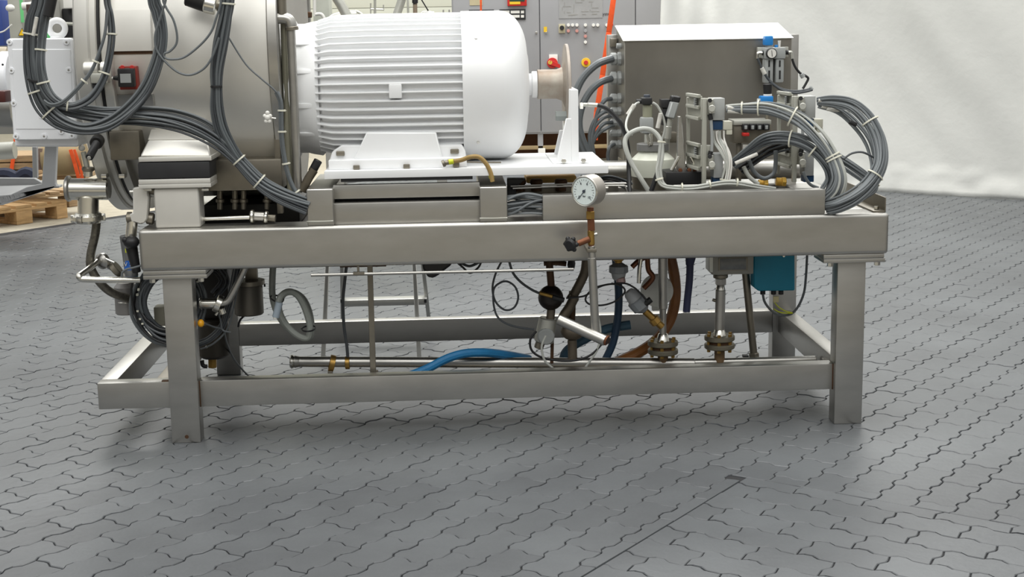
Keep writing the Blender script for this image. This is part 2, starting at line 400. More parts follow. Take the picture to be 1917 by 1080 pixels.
# ---- white backdrop curtain hung across the right of the hall
def curtain():
    t0 = 0
    for k in range(400):
        t0 = -k*.01; q = CA+CD*t0; d = Vector((q.x, q.y, .9))-CAM
        if 958.5+F*d.dot(RT)/d.dot(_f) < 1243: break
    L = 8.6; nx, nz = 260, 90; v = []; nrm = Vector((CD.y, -CD.x)); nrm = -nrm if nrm.y > 0 else nrm
    for i in range(nx+1):
        s = i/nx*L
        for j in range(nz+1):
            z = .004+j/nz*3.4
            q = CA+CD*(t0+s)
            dsp = .05*math.sin(s*2.3+1.4*z+.8*noise.noise((s*.6, z*.5, 0)))*(.35+.65*min(1, z/1.5))
            dsp += .075*noise.noise((s*.9+z*.9, z*.55-s*.3, 3.1))+.022*noise.noise((s*3.2+z*2.2, z*1.2, 7.7))
            if s < 1.0: dsp += .018*math.sin(s*26)*(1-s)
            if z < .22: dsp += (.22-z)*.12+.018*noise.noise((s*6, z*8, 1))
            p = q+nrm*dsp; v.append((p.x, p.y, z))
    m = M().add(v, [(i*(nz+1)+j, (i+1)*(nz+1)+j, (i+1)*(nz+1)+j+1, i*(nz+1)+j+1) for i in range(nx) for j in range(nz)])
    o = part('backdrop_curtain', m, CLOTH, ang=180); tag(o, 'tall white cloth backdrop curtain with soft folds reaching the floor on the right', 'curtain')
    sd = o.modifiers.new('thickness', 'SOLIDIFY'); sd.thickness = .004
curtain()
#==BACKGROUND==
# ================================================================ BACKGROUND THINGS
# row of grey switch cabinets
def cabinet_row():
    Y = 10.0
    t = thing('switch_cabinet', 'row of tall grey switch cabinets with red main switch and push buttons behind the motor', 'cabinet', P(1040, 250, Y+.3))
    x0 = P(848, 100, Y).x; x1 = P(1247, 100, Y).x; zb = P(1040, 248, Y).z; ztop = zb+2.0
    part('carcass', M().box(x0, x1, Y+.03, Y+.6, zb, ztop, .004), CABG, t)
    us = [850, 1011.5, 1190, 1246]
    for a, b in zip(us, us[1:]):
        xa, xb = P(a, 120, Y).x, P(b, 120, Y).x
        part('door', M().box(xa+.004, xb-.006, Y, Y+.028, zb+.004, ztop, .004), CABG, t)
    # open plinth frame with brown shelf behind
    for u in (850, 1012, 1186, 1244):
        part('plinth_post', bx(M(), u-5, 244, u+5, 300, Y+.02, .06), CABG, t)
    part('plinth_rail', bx(M(), 850, 244, 1246, 250, Y+.01, .05), CABG, t)
    part('plinth_rail', bx(M(), 850, 272, 1246, 279, Y+.02, .05), CARDB, t)
    part('plinth_foot', bx(M(), 1008, 278, 1021, 300, Y-.02, .06), FARW, t, label='pale foot block')
    # nameplate fields
    for u0, v0, u1, v1, rows in ((878, 18, 925, 40, 1), (935, 17, 984, 37, 2)):
        pz = part('label_panel', bx(M(), u0, v0, u1, v1, Y-.01, .01, .001), RUBBER, t)
        for r in range(rows):
            h = (v1-v0-4)/rows; va = v0+3+r*h
            for ua, ub in ((u0+3, u0+(u1-u0)*.38), (u0+(u1-u0)*.43, u0+(u1-u0)*.77), (u0+(u1-u0)*.82, u1-3)):
                part('label_tag', bx(M(), ua, va, ub, va+h-3, Y-.013, .003, 0), FARW, pz)
    d = part('control_display', bx(M(), 950, -12, 986, 11, Y-.03, .03, .004), RED, t, label='red bezel control display')
    part('screen', bx(M(), 954, -10, 982, 3, Y-.034, .004, 0), mat('dark_green_screen', (40, 66, 50), .3), d)
    part('key_strip', bx(M(), 954, 3, 974, 8, Y-.034, .004, 0), YELLOW, d)
    part('notice_sheet', bx(M(), 879, -20, 903, 10, Y-.004, .003, 0), mat('beige_paper', (184, 172, 140), .7), t)
    # printed flow chart on the door: thin lines
    ch = part('flow_chart', bx(M(), 1046, -12, 1128, 34, Y-.004, .003, 0), mat('chart_film', (158, 158, 158), .4), t)
    ln = M(); r_ = random.Random(5)
    for k in range(14):
        u = r_.uniform(1052, 1110); v = r_.uniform(-4, 30); bx(ln, u, v, u+r_.uniform(6, 16), v+.7, Y-.0055, .001, 0)
    for k in range(9):
        u = r_.uniform(1052, 1122); v = r_.uniform(-4, 22); bx(ln, u, v, u+.7, v+r_.uniform(4, 9), Y-.0055, .001, 0)
    part('chart_lines', ln, FARG, ch)
    wl = P(1136, 26, Y-.003); text('System', (wl.x, wl.y, wl.z), .045, t, RUBBER, 'lettering')
    # switches and push buttons
    sel = part('selector_switch', bx(M(), 1046, 45, 1058, 62, Y-.02, .02), mat('beige_plastic', (186, 178, 150), .5), t)
    part('selector_knob', M().cyl(P(1052, 52, Y-.02), P(1052, 52, Y-.045), 4.2/S(Y)), BLACK, sel)
    WB = FARW; PB = mat('pale_red_plastic', (196, 140, 132), .5)
    for (u, v, mt) in ((1064, 47, WB), (1072, 47, WB), (1080, 47, WB), (1064, 58, PB), (1080, 58, PB), (1096, 47, WB), (1096, 58, CABG), (1096, 68, PB), (1096, 79, WB), (1111, 47, WB), (1119, 47, WB), (1136, 47, WB), (1145, 46, RED)):
        part('push_button', M().cyl(P(u, v, Y), P(u, v, Y-.03), 3/S(Y), n=12), mt, t)
    for u in (1004, 1022): part('door_lock', M().cyl(P(u, 61, Y), P(u, 61, Y-.02), 1.9/S(Y), n=12), STEELB, t)
    part('key_tag', bx(M(), 1018, 50, 1024, 60, Y-.02, .006, 0), YELLOW, t, label='yellow tag')
    sw = part('main_switch', bx(M(), 1028, 102, 1044, 120, Y-.02, .02), FARW, t, label='main switch with red lever on a pale plate')
    part('switch_collar', M().cyl(P(1034, 118, Y-.02), P(1034, 118, Y-.05), 10/S(Y)), RED, sw)
    part('switch_hub', M().cyl(P(1030, 117, Y-.05), P(1030, 117, Y-.07), 4/S(Y)), mat('straw_yellow_plastic', (206, 176, 70), .5), sw)
    part('switch_lever', M().prism([P(1030, 112, Y-.07), P(1049, 121, Y-.07), P(1049, 128, Y-.07), P(1028, 121, Y-.07)], (0, .03, 0)), RED, sw)
    es = part('emergency_stop', M().cyl(P(1097, 117, Y), P(1097, 117, Y-.02), 8.5/S(Y)), YELLOW, t, label='yellow collar of the emergency stop')
    part('stop_button', M().cyl(P(1097, 117, Y-.02), P(1097, 117, Y-.05), 4/S(Y)), RED, es)
cabinet_row()
def strap(pts, wpx, Y, label, group='orange lashing straps'):
    m = M(); w_ = [P(u, v, Y) for u, v in pts]; h = wpx/S(Y)/2
    for i in range(len(w_)-1):
        a, b = w_[i], w_[i+1]; T = (b-a).normalized(); N = T.cross(Vector((0, 1, 0))).normalized()
        m.obox((a+b)/2, N, T, Vector((0, 1, 0)), 2*h, (b-a).length*1.01, .004, .001)
    return tag(part('lashing_strap', m, ORANGE), label, 'strap', group)
strap([(1151, -20), (1140, 60), (1128, 140), (1117, 210), (1114, 262)], 10, 9.1, 'long orange lashing strap hanging in front of the cabinets beside the steel enclosure')
strap([(900, -20), (900.5, 30), (901, 60)], 3.6, 9.1, 'thin orange lashing strap hanging above the fan cover')
strap([(30, 255), (19, 338)], 7, 6.38, 'orange lashing strap left, running down to the grey machine foot')
strap([(132, 280), (140, 306), (148, 336)], 7, 6.15, 'left strand of the orange strap pair beside the steel tee')
strap([(139, 280), (150, 312), (156, 342)], 5, 6.15, 'right strand of the orange strap pair beside the steel tee')
tag(part('cardboard_box', bx(M(), 880, 250, 1140, 299, 10.6, .5), mat('brown_board', (112, 74, 48), .8, var=.2)), 'brown box lying behind the open plinth of the grey cabinets', 'box')
tag(part('shelf_rack', bx(bx(bx(bx(M(), 1228, -30, 1232, 45, 10.9, .1), 1240, -30, 1246, 60, 11, .1), 1230, 12, 1246, 15, 11, .3), 1230, 30, 1246, 33, 11, .3), mat('dark_grey_rack', (80, 80, 78), .6)), 'dark rack standing between the grey cabinets and the white curtain', 'rack')
# pipework in the gap above the motor
def bgpipe(name, pts, rp, Y, mt, label, cat='pipe', group=None, sub=5, r2=None):
    return tag(part(name, tb(M(), pts, rp, Y, 12, sub), mt), label, cat, group)
bgpipe('diagonal_pipe', [(625, -12), (640, 12), (655, 42), (662, 64)], 9, 4.2, ALU, 'thick grey pipe slanting down right behind the white motor')
bgpipe('bent_pipe', [(604, 64), (612, 50), (622, 36), (640, 30), (668, 27)], 8, 4.4, ALU, 'thick bent grey pipe behind the slanting pipe above the motor')
bgpipe('slanted_pipe', [(758, -20), (750, 6), (741, 34), (736, 62)], 7.5, 4.6, ALU, 'pale grey pipe slanting down left behind the motor top')
bgpipe('upright_pipe', [(572, -14), (573, 20), (574, 50)], 8.5, 3.2, STEEL, 'upright steel pipe between the vessel and the motor')
tag(part('pipe_clamp', cy(M(), 573, 22, 573, 33, 3.2, 11), RUST), 'rusty clamp around the upright steel pipe above the adapter', 'clamp')
bgpipe('white_rod', [(589, -14), (589, 30)], 2.6, 3.4, FARW, 'thin white upright rod beside the upright steel pipe', 'rod')
bgpipe('white_hose', [(590, 27), (602, 27), (609, 40), (611, 52)], 3, 3.4, FARW, 'short white hose curling down beside the white rod', 'hose')
for u, l in ((546, 'left'), (553, 'middle'), (560, 'right')):
    bgpipe('hanging_cable', [(u-8, -14), (u+2, 16), (u+9, 50)], 3, 3.0, CABLED, l+' one of three dark cables hanging beside the pipe elbow', 'cable', 'dark cables beside the pipe elbow')
tag(part('grey_column', bx(M(), 586, -20, 616, 60, 6.0, .3), mat('pale_green_grey_paint', (196, 198, 186), .6)), 'pale grey column standing behind the gap between vessel and motor', 'column')
tag(part('upright_tube', bx(M(), 762, -16, 766, 62, 4.7, .02), ALU), 'thin upright bar left of the dark valve above the motor', 'bar')
bgpipe('upright_pipe', [(777, 4), (778, 64)], 4, 4.7, mat('brown_grey_metal', (150, 134, 116), .5, .3), 'brown upright stem under the dark valve head above the motor', 'pipe')
tag(part('stop_valve', cy(cy(M(), 777, -14, 777, 6, 4.7, 5.5), 777, 5, 777, 9, 4.7, 4), BLACK), 'dark valve head on the brown stem above the motor', 'valve')
bgpipe('curved_pipe', [(784, 62), (786, 36), (791, 26), (800, 24), (812, 26)], 4, 4.8, ALU, 'small curved grey pipe right of the brown stem')
bgpipe('thin_hose', [(787, -4), (798, 14), (808, 30)], 1.2, 4.8, BLACK, 'thin black hose slanting down to the curved pipe', 'hose')
def crossbar():
    t = thing('pipe_stand', 'slim grey stand with cross arms behind the motor top', 'stand', P(702, 34, 4.9))
    part('post', tb(M(), [(702, -14), (702, 64)], 2.4, 4.9), ALU, t)
    part('post', tb(M(), [(694, 6), (694, 34)], 1.3, 4.9), ALU, t); part('arm', tb(M(), [(694, 17), (718, 18)], 1.8, 4.9), ALU, t)
    part('arm', tb(M(), [(694, 29), (706, 29)], 1.2, 4.9), ALU, t); part('peg', tb(M(), [(718, 9), (718, 20)], 1.2, 4.9), ALU, t)
crossbar()
bgpipe('handle_hose', [(655, 24), (668, 22), (678, 28), (682, 36), (683, 62)], 2.6, 4.5, ALU, 'thin arched pipe right of the slanting pipe above the motor')
for u_, l_ in ((829, 'left'), (840, 'right')): tag(part('short_peg', bx(M(), u_, 18, u_+3, 66, 4.9, .02), FARG), l_+' of two short grey pegs left of the switch cabinets', 'peg')
def rack():
    t = thing('pipe_rack', 'grey steel rack behind the motor carrying the background pipes', 'rack', P(700, 60, 4.5))
    x0, x1 = P(590, 62, 4.5).x, P(850, 62, 4.5).x; z = P(720, 62, 4.4).z
    part('shelf', M().box(x0, x1, 4.05, 5.05, z-.05, z, .004), FARG, t)
    for x in (x0+.1, x1-.1):
        for y in (4.1, 4.95): part('post', M().box(x-.03, x+.03, y, y+.06, -.01, z-.05, .003), FARG, t)
rack()
# ---- left background
def far_machine():
    Y = 4.2
    t = thing('far_machine', 'pale machine frame with grey posts and green tape at the left edge', 'machine', P(60, 300, Y))
    part('post', bx(M(), 22, -20, 46, 240, Y, .1), ALUP, t)
    part('post', bx(M(), 84, -20, 118, 240, Y+.15, .1), FARG, t)
    part('tape_strip', bx(M(), 37, -20, 43, 42, Y-.004, .003, 0), GREEN, t, label='green tape strip')
    part('tape_strip', bx(M(), 87, 30, 93, 75, Y+.14, .003, 0), GREEN, t, label='green tape strip')
    part('back_panel', bx(M(), -60, -20, 190, 250, Y+.6, .05), FARG, t)
    ws = part('warning_sign', pl(M(), [(34, 67), (41, 52), (48, 67)], Y-.012, .004, 0), mat('black_print', (40, 38, 30), .5), t, label='yellow warning triangle')
    part('sign_face', pl(M(), [(35.3, 66.3), (41, 53.7), (46.8, 66.3)], Y-.0135, .002, 0), mat('sign_yellow', (244, 196, 20), .5), ws)
    part('lamp_housing', M().ball(P(19, 15, Y-.2), 8/S(Y), (1, 1, .8)), FARW, t)
    part('pipe_arm', tb(M(), [(42, 12), (56, 11), (70, 8)], 7, Y-.2, 12), FARW, t)
    part('dark_clamp', bx(M(), 49, 8, 60, 24, Y-.3, .05), mat('dark_brown_metal', (70, 52, 46), .5), t)
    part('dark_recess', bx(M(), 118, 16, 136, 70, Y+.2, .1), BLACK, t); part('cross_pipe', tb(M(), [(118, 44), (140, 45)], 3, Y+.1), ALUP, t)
    part('white_cover', bx(M(), 118, -10, 134, 15, Y+.1, .1), FARW, t)
    part('knob', bx(M(), 48, 61, 54, 65, Y-.03, .03), FARW, t)
far_machine()
tag(part('blue_upright', bx(M(), -30, 0, 5, 86, 4.3, .15), BLUEP), 'blue painted upright at the far left edge', 'post')
bgpipe('thin_tube', [(-6, 62), (8, 58), (22, 46)], 1.3, 4.0, FARW, 'thin white tube curving at the far left edge', 'tube')
tag(part('beige_pipe', cy(M(), -60, 102, 14, 102, 4.0, 14), mat('beige_pipe_paint', (190, 178, 156), .5)), 'thick beige pipe at the left edge behind the white gear housing', 'pipe')
def far_shaft():
    t = thing('side_shaft', 'steel shaft and flange entering the white gear housing from the left', 'shaft', P(-10, 150, .5))
    part('shaft', M().cyl(P(-60, 144, .45), P(10, 144, .45), 26/S(.45)), ALU, t)
    part('flange', M().cyl(P(4, 144, .45), P(24, 144, .45), 46/S(.45), n=32), WHITEG, t)
    part('dark_clamp', bx(M(), -8, 170, 10, 192, .2, .08, .008), mat('dark_red_metal', (80, 34, 30), .5, .2), t)
    part('set_screw', M().cyl(P(5, 121, .3), P(5, 121, .28), 2/S(.3)), BLACK, t)
far_shaft()
bgpipe('steel_roll', [(-60, 196), (30, 197)], 40, 3.6, STEEL, 'large dull steel drum lying behind the left edge', 'drum', sub=1)
bgpipe('pale_roll', [(-40, 285), (28, 281)], 16, 5.2, ALU, 'pale steel pipe lying on the crate at the left', 'pipe', sub=1)
bgpipe('cardboard_roll', [(84, 300), (160, 296)], 30, 6.3, CARDB, 'brown wrapped drum lying beside the orange strap pair', 'drum', sub=1)
def crate():
    Y = 6.4
    t = thing('wooden_crate', 'rough wooden crate with boards behind the grey machine foot', 'crate', P(60, 345, Y))
    for v0, v1 in ((292, 304), (306, 318), (320, 330)): part('board', bx(M(), -60, v0, 66, v1, Y, .5), WOODD, t)
    part('batten', bx(M(), -60, 330, 160, 338, Y, .5), WOODD, t)
crate()
tag(part('navy_tarpaulin', M().tube([P(-30, 333, 6.1), P(10, 326, 6.1), P(32, 333, 6.1), P(50, 324, 6.1), P(64, 332, 6.1)], .05, 8, 4), CLOTHB), 'navy cloth bunched on the crate behind the grey machine foot', 'cloth')
tag(part('glass_block', bx(M(), 62, 278, 80, 318, 6.2, .1), mat('brown_glass', (140, 116, 104), .25, var=.25, scale=20)), 'brown speckled block behind the grey machine foot', 'block')
# grey cast machine foot standing on a pallet
def grey_foot():
    Y = 4.9
    t = thing('cast_pedestal', 'grey painted angular machine frame resting on the front pallet', 'frame', P(50, 378, Y))
    part('front_frame', pl(M(), [(84, 268), (106, 268), (103, 343), (107, 350), (60, 366), (0, 383), (-60, 384), (-60, 370), (20, 364), (50, 350), (78, 344)], Y, .05, .004), GFRAME, t)
    part('back_frame', pl(M(), [(60, 275), (68, 275), (69, 334), (61, 334)], Y+.75, .05, .003), GFRAME, t)
    part('side_plate', pl(M(), [(-60, 333), (64, 334), (80, 343), (45, 352), (-60, 347)], Y+.4, .05, .003), GFRAME, t)
    part('base_plate', M().prism([P(-60, 384, Y), P(5, 384, Y), P(102, 352, Y), P(80, 342, Y+.6), P(-60, 346, Y+.6)], (0, 0, .012), 0), GFRAME, t)
    part('foot_tab', bx(M(), 100, 348, 110, 352, Y+.1, .1), GFRAME, t)
grey_foot()
def pallet(name, label, o, mt, grp='wooden pallets at the left'):
    t = thing(name, label, 'pallet', (o.x, o.y, -.01), grp); z0 = -.01
    def b(n, xa, xb, ya, yb, za, zb): part(n, M().box(o.x+xa, o.x+xb, o.y+ya, o.y+yb, z0+za, z0+zb, .003), mt, t)
    for xa, xb in ((-.8, -.7), (-.4725, -.3275), (-.1, 0)):
        for ya in (0, .5275, 1.055): b('block', xa, xb, ya, ya+.145, .022, .1)
        b('bottom_board', xa, xb, 0, 1.2, 0, .022)
    for ya in (0, .5275, 1.055): b('stringer', -.8, 0, ya, ya+.145, .1, .122)
    for xa, xb in ((-.8, -.655), (-.615, -.515), (-.4725, -.3275), (-.285, -.185), (-.145, 0)): b('deck_board', xa, xb, -.002, 1.202, .122, .144)
    t.rotation_euler = (0, 0, math.atan2(UA.y, UA.x))
pallet('wooden_pallet', 'front wooden pallet carrying the grey machine foot', G(127, 405), WOOD)
pallet('wooden_pallet', 'farther wooden pallet lying behind the steel tee fitting', G(148, 383), WOODD)
#==MACHINE==
# ================================================================ SKID FRAME
LW, LD, HL, LX, BY = .1, .075, .588, 2.342, 1.0
def skid():
    t = thing('equipment_skid', 'long brushed steel table frame on four square legs with low rails', 'frame', (1.2, .05, 0))
    for x in (0, LX):
        for y, h in ((0, HL), (BY, HL+.03)):
            l = part('leg', M().box(x, x+LW, y, y+LD, 0, h, .004), STEEL, t)
    part('drain_hole', M().cyl((.052, -.0006, .022), (.052, .004, .022), .007), RUST, t)
    z0, z1 = .1214, .2155
    part('front_rail', M().box(LW, LX, .028, .088, z0, z1, .004), STEEL, t)
    part('front_rail', M().box(-.253, 0, .028, .088, z0, z1, .004), STEEL, t)
    part('side_rail', M().box(-.253, -.195, .09, 1.1, z0, z1, .004), STEEL, t)
    part('inner_rail', M().box(-.075, -.02, .09, 1.0, z0, z1-.02, .004), STEELD, t)
    part('back_rail', M().box(LW, LX, BY, BY+.06, z0, z1, .004), STEEL, t)
    part('back_rail', M().box(-.253, 0, BY, BY+.06, z0, z1, .004), STEEL, t)
    part('side_rail', M().box(LX+.025, LX+.085, LD, BY, z0, z1, .004), STEEL, t)
    for (x, z) in ((LW+.0015, .1685), (LX-.0015, .1685)):
        part('weld_seam', M().box(x-.002, x+.002, .026, .03, z0, z1, .0015), RUST, t, label='rust-stained weld')
    part('weld_seam', M().box(-.03, .0, .03, .05, z1-.001, z1+.003, .001), RUST, t, label='rust-stained weld')
    Yb = -.03; za = P(960, 492, Yb).z; zb = P(960, 415, Yb).z; xa = P(260, 460, Yb).x; xb = P(1664, 440, Yb).x
    part('front_beam', M().box(xa, xb, Yb, .11, za, zb, .014, 4), STEEL, t)
    part('back_beam', M().box(xa, xb, BY-.02, BY+.12, za, zb, .014, 3), STEEL, t)
    part('end_beam', M().box(xb-.14, xb-.0005, .111, BY-.02, za+.002, zb-.0005, .012, 3), STEEL, t)
    part('end_beam', M().box(xa+.0005, xa+.13, .111, BY-.02, za+.002, zb-.0005, .012, 3), STEEL, t)
    for x in (0, LX):
        for y in (0, BY):
            part('leg_plate', M().box(x-.058, x+.158, y-.03, y+.11, HL+(0 if y == 0 else .03), HL+.014+(0 if y == 0 else .03), .002), STEEL, t)
            if y == 0:
                part('mounting_plate', M().box(x-.058, x+.155, y-.028, y+.108, HL+.0145, za+.001, .002), STEEL, t)
                for dx in (-.035, .13): part('bolt', M().cyl((x+dx+.005, y-.012, HL), (x+dx+.005, y-.012, HL-.014), .011, n=6), STEELB, t)
    part('shade_plate', M().box(xa+.14, xb-.15, .112, BY-.03, zb-.045, zb-.04, .001), mat('dark_plate_steel', (88, 84, 76), .55, .6, var=.25, scale=8), t)  # added dark plate: darkens the frame interior, shades floor and back rail
    # angle bracket on the right end
    A = P(1606, 384, .45); a0 = (xb-.035, .43, zb); a1 = (xb-.01, -.01, zb)
    part('angle_bracket', M().box(xb-.05, xb-.006, -.005, .52, zb, zb+.006, .001).box(xb-.0095, xb-.0055, -.005, .52, zb, zb+.052, .001), STEELD, t)
    part('bolt', M().cyl((xb-.028, .03, zb+.006), (xb-.028, .03, zb+.018), .009, n=6), STEELB, t)
    return za, zb, xa, xb
ZA, ZB, XA, XB = skid()
print('ZA ZB XA XB', ZA, ZB, XA, XB)
# ---- cover channel and mounting blocks on the beam
tag(part('channel_cover', bx(M(), 1016, 363, 1545, 407, -.02, .10, .004).box(0, 0, 0, 0, 0, 0, 0) if 0 else M().box(P(1016, 385, -.02).x, P(1545, 385, -.02).x, -.02, .035, ZB, P(1280, 360, -.02).z, .004), STEEL), 'long folded steel cover channel lying on the right half of the beam', 'cover')
def mounts():
    t = thing('motor_bracket', 'welded steel bracket of two blocks and cross strips under the white base plate', 'bracket', P(760, 412, 0))
    z1 = P(602, 354, -.02).z; z2 = P(922, 350, -.02).z
    part('block', M().box(P(574, 380, -.02).x, P(624, 380, -.02).x, -.02, .5, ZB, z1, .006, 3), STEEL, t)
    part('block', M().box(P(898, 380, -.02).x, P(950, 380, -.02).x, -.02, .5, ZB, z2, .006, 3), STEEL, t)
    x0, x1 = P(623, 380, 0).x, P(899, 380, 0).x
    part('upper_strip', M().box(x0, x1, .03, .06, P(760, 370, .03).z, P(760, 344, .03).z, .003), STEEL, t)
    part('lower_strip', M().box(x0, x1, 0, .05, ZB, P(760, 378, 0).z, .004), STEEL, t)
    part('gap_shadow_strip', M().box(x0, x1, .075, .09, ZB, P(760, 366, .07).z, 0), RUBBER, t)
    w_ = P(951, 405, -.02); part('weld_bead', M().tube([P(574, 415, -.021), P(600, 415, -.021), P(624, 414, -.021)], .003, 6, 3), ALU, t)
    part('weld_bead', M().tube([P(898, 409, -.021), P(924, 409, -.021), P(950, 408, -.021)], .003, 6, 3), ALU, t)
mounts()
# ---- white motor base plate with isolation pads
def base_plate():
    t = thing('motor_baseplate', 'thick white painted base plate under the white motor', 'plate', P(870, 335, .05))
    Y = .02
    x0, x1 = P(607, 330, Y).x, P(1139, 318, Y).x; zt = P(870, 315, Y).z; zb_ = P(870, 330, Y).z
    part('plate', M().box(x0, x1, Y, .56, zb_, zt, .003), WHITE, t)
    part('rubber_pad', M().box(P(638, 340, .03).x, P(885, 340, .03).x, .03, .5, zb_-.012, zb_, .002), RUBBER, t)
    x2, x3 = P(615, 310, .06).x, P(874, 310, .06).x; zf = P(740, 298, .06).z
    part('raised_plate', M().box(x2, x3, .06, .56, zt, zf, .003), WHITE, t)
    for u, v in ((667, 314), (761, 312), (854, 309)): part('bolt', bx(M(), u-6, v-4.5, u+6, v+4, .045, .015, .003), STEELD, t)
    part('slot', M().tube([P(873, 303, .1), P(905, 304, .1), P(938, 304, .1)], .003, 6, 2), STEELD, t)
    return zt, zf
ZT, ZF = base_plate()
# ---- electric motor
def motor():
    Yc = .36; s = S(Yc); C = P(740, 163, Yc); zc, R = C.z, 133/s
    t = thing('electric_motor', 'large white electric motor with horizontal cooling fins and smooth fan cover', 'motor', (C.x, Yc, ZF))
    def X(u): return P(u, 163, Yc).x
    core = .9*R
    part('stator_housing', M().lathe((X(601), Yc, zc), (1, 0, 0), [(0, core*.86), (.02, core*.97), (.05, core), (X(866)-X(601), core)], 64), WHITE, t)
    # one cooling fin, copied round the housing
    L = X(866)-X(601)
    def fin(q):
        c, s_ = math.cos(q), math.sin(q); rd = Vector((0, -c, s_)); tg = Vector((0, s_, c)); m = M(); o = Vector((X(601), Yc, zc)); h = .0028
        prof = [(0.0, core*.88), (.0, R*.93), (.05, R*.985), (L*.35, R), (L, R), (L, core*.98), (.05, core*.98)]
        return m.prism([o+Vector((a, 0, 0))+rd*r+tg*h for a, r in prof], tg*(-2*h), .0012)
    for k in range(54):
        q = math.radians(-88+k*6.65)
        # leave the foot area free
        if math.radians(-88) <= q <= math.radians(-62) or q > math.radians(242): continue
        part('cooling_fin', fin(q), WHITE, t)
    # fan cover
    Rf = 135/s; Lf = X(988)-X(865)
    prof = [(0, Rf*.97), (0, Rf), (Lf*.58, Rf)]
    for i in range(1, 13):
        a = i/12*math.pi/2; prof.append((Lf*.58+Lf*.40*math.sin(a), Rf-Rf*.52*(1-math.cos(a))))
    prof += [(Lf, Rf*.40), (Lf, Rf*.1)]
    fc = part('fan_cover', M().lathe((X(865), Yc, zc), (1, 0, 0), prof, 72), WHITE, t, ang=40)
    for u, v in ((891, 71), (895, 266)):
        zz = P(u, v, Yc-.2).z-zc; yy = Yc-math.sqrt(max(0, Rf*Rf-zz*zz)); xx = P(u, v, yy).x; nrm = Vector((0, yy-Yc, zz)).normalized()
        part('screw', M().cyl((xx, yy, zc+zz), Vector((xx, yy, zc+zz))+nrm*.004, .0055, n=12), STEELB, fc)
    # lifting lug pad
    yb = Yc-R-.004; part('lug_pad', bx(M(), 728, 158, 752, 184, yb, .05, .003), WHITE, t)
    # drive end shield and coupling housing towards the vessel
    ad = [(0, R*.86), (.012, R*.9), (.10, R*.9)]
    part('end_shield', M().lathe((X(601), Yc, zc), (-1, 0, 0), [(-.01, R*.88), (.0, R*.92), (.03, R*.90), (.05, R*.88), (X(601)-X(545), R*.88)], 56), WHITE, t)
    for q in (44, 17, -12, -40):
        a = math.radians(q); rd = Vector((0, -math.cos(a), math.sin(a))); tg = Vector((0, math.sin(a), math.cos(a)))
        part('shield_rib', M().obox(Vector((X(574), Yc, zc))+rd*R*.895, (1, 0, 0), tg, rd, X(601)-X(548), .018, R*.03, .003), WHITE, t)
    for u in (548, 556): part('flange', M().lathe((X(u-4), Yc, zc), (1, 0, 0), [(0, R*.9), (.002, R*.925), (.012, R*.925), (.014, R*.9)], 56), WHITE, t)
    # feet
    Yf = .10
    part('foot', pl(M(), [(686, 248), (816, 248), (829, 299), (662, 299)], Yf, .14, .004), WHITE, t)
    part('foot_flange', pl(M(), [(622, 284), (640, 272), (864, 272), (872, 284), (872, 299), (617, 299)], .12, .3, .003), WHITE, t)
    part('rear_foot', M().box(X(660), X(830), Yc+.12, Yc+.25, ZF, zc-.15, .006), WHITE, t)
    for u, v in ((637, 288), (851, 284)): part('bolt', bx(M(), u-8, v-5, u+8, v+4, .11, .02, .004), STEELD, t)
    part('terminal_rib', bx(M(), 726, 27, 742, 34, Yc, .05), WHITE, t)
    # shaft end and coupling hub at the free end
    part('shaft_end', M().lathe((X(985), Yc, zc), (1, 0, 0), [(0, 20/s), (X(996)-X(985), 20/s)], 32), WHITE, t)
    part('shaft_collar', M().lathe((X(995), Yc, zc), (1, 0, 0), [(0, 22/s), (.002, 24/s), (X(1005)-X(995), 24/s), (X(1006)-X(995), 22/s)], 32), WHITE, t)
    return Yc, zc, X
MY, MZ, MX = motor()
def coupling():
    s = S(MY); t = thing('coupling_hub', 'weathered grey coupling hub with a thin round flange at the motor end', 'coupling', (MX(1040), MY, MZ))
    part('hub', M().lathe((MX(1005), MY, MZ), (1, 0, 0), [(0, 22/s), (.003, 27/s), (MX(1042)-MX(1005), 27/s), (MX(1052)-MX(1005), 31/s), (MX(1058)-MX(1005), 45/s)], 40), mat('weathered_grey_metal', (176, 170, 160), .55, .5, var=.2, scale=7, rgb2=(128, 104, 84)), t)
    c = Vector((MX(1057), MY, MZ-.012)); part('round_flange', M().lathe(c, (1, 0, 0), [(0, 77/s), (.002, 79/s), (.011, 79/s), (.013, 77/s)], 64), mat('weathered_flange', (178, 168, 158), .6, .4, var=.15, scale=9), t)
coupling()
def side_bracket():
    t = thing('bearing_bracket', 'white welded upright bracket with gusset at the right end of the base plate', 'bracket', P(1065, 306, .3))
    Y = .12
    part('upright_plate', M().box(P(1069, 220, Y).x, P(1083, 220, Y).x, Y, .5, ZT, P(1076, 168, Y).z, .003), WHITE, t)
    part('gusset', pl(M(), [(1060, 222), (1070, 222), (1070, 305), (1041, 305)], Y, .02, .002), WHITE, t)
    part('gusset', pl(M(), [(1048, 244), (1069, 244), (1069, 296), (1036, 296)], .42, .02, .002), WHITE, t)
    part('foot_plate', M().box(P(1034, 306, Y).x, P(1102, 306, Y).x, Y-.02, .5, ZT, P(1060, 303, Y).z, .003), WHITE, t)
    for u, v in ((1055, 301), (1092, 300)): part('bolt', hexbolt(M(), u, v, .1, 5), STEELB, t)
    part('hex_nut', M().cyl(P(1040, 217, .3), P(1062, 217, .3), 10/S(.3), n=6), mat('dull_grey_plastic', (140, 146, 144), .5), t)
    part('nut', M().cyl(P(1085, 198, .15), P(1092, 198, .15), .012, n=6), STEELB, t)
side_bracket()
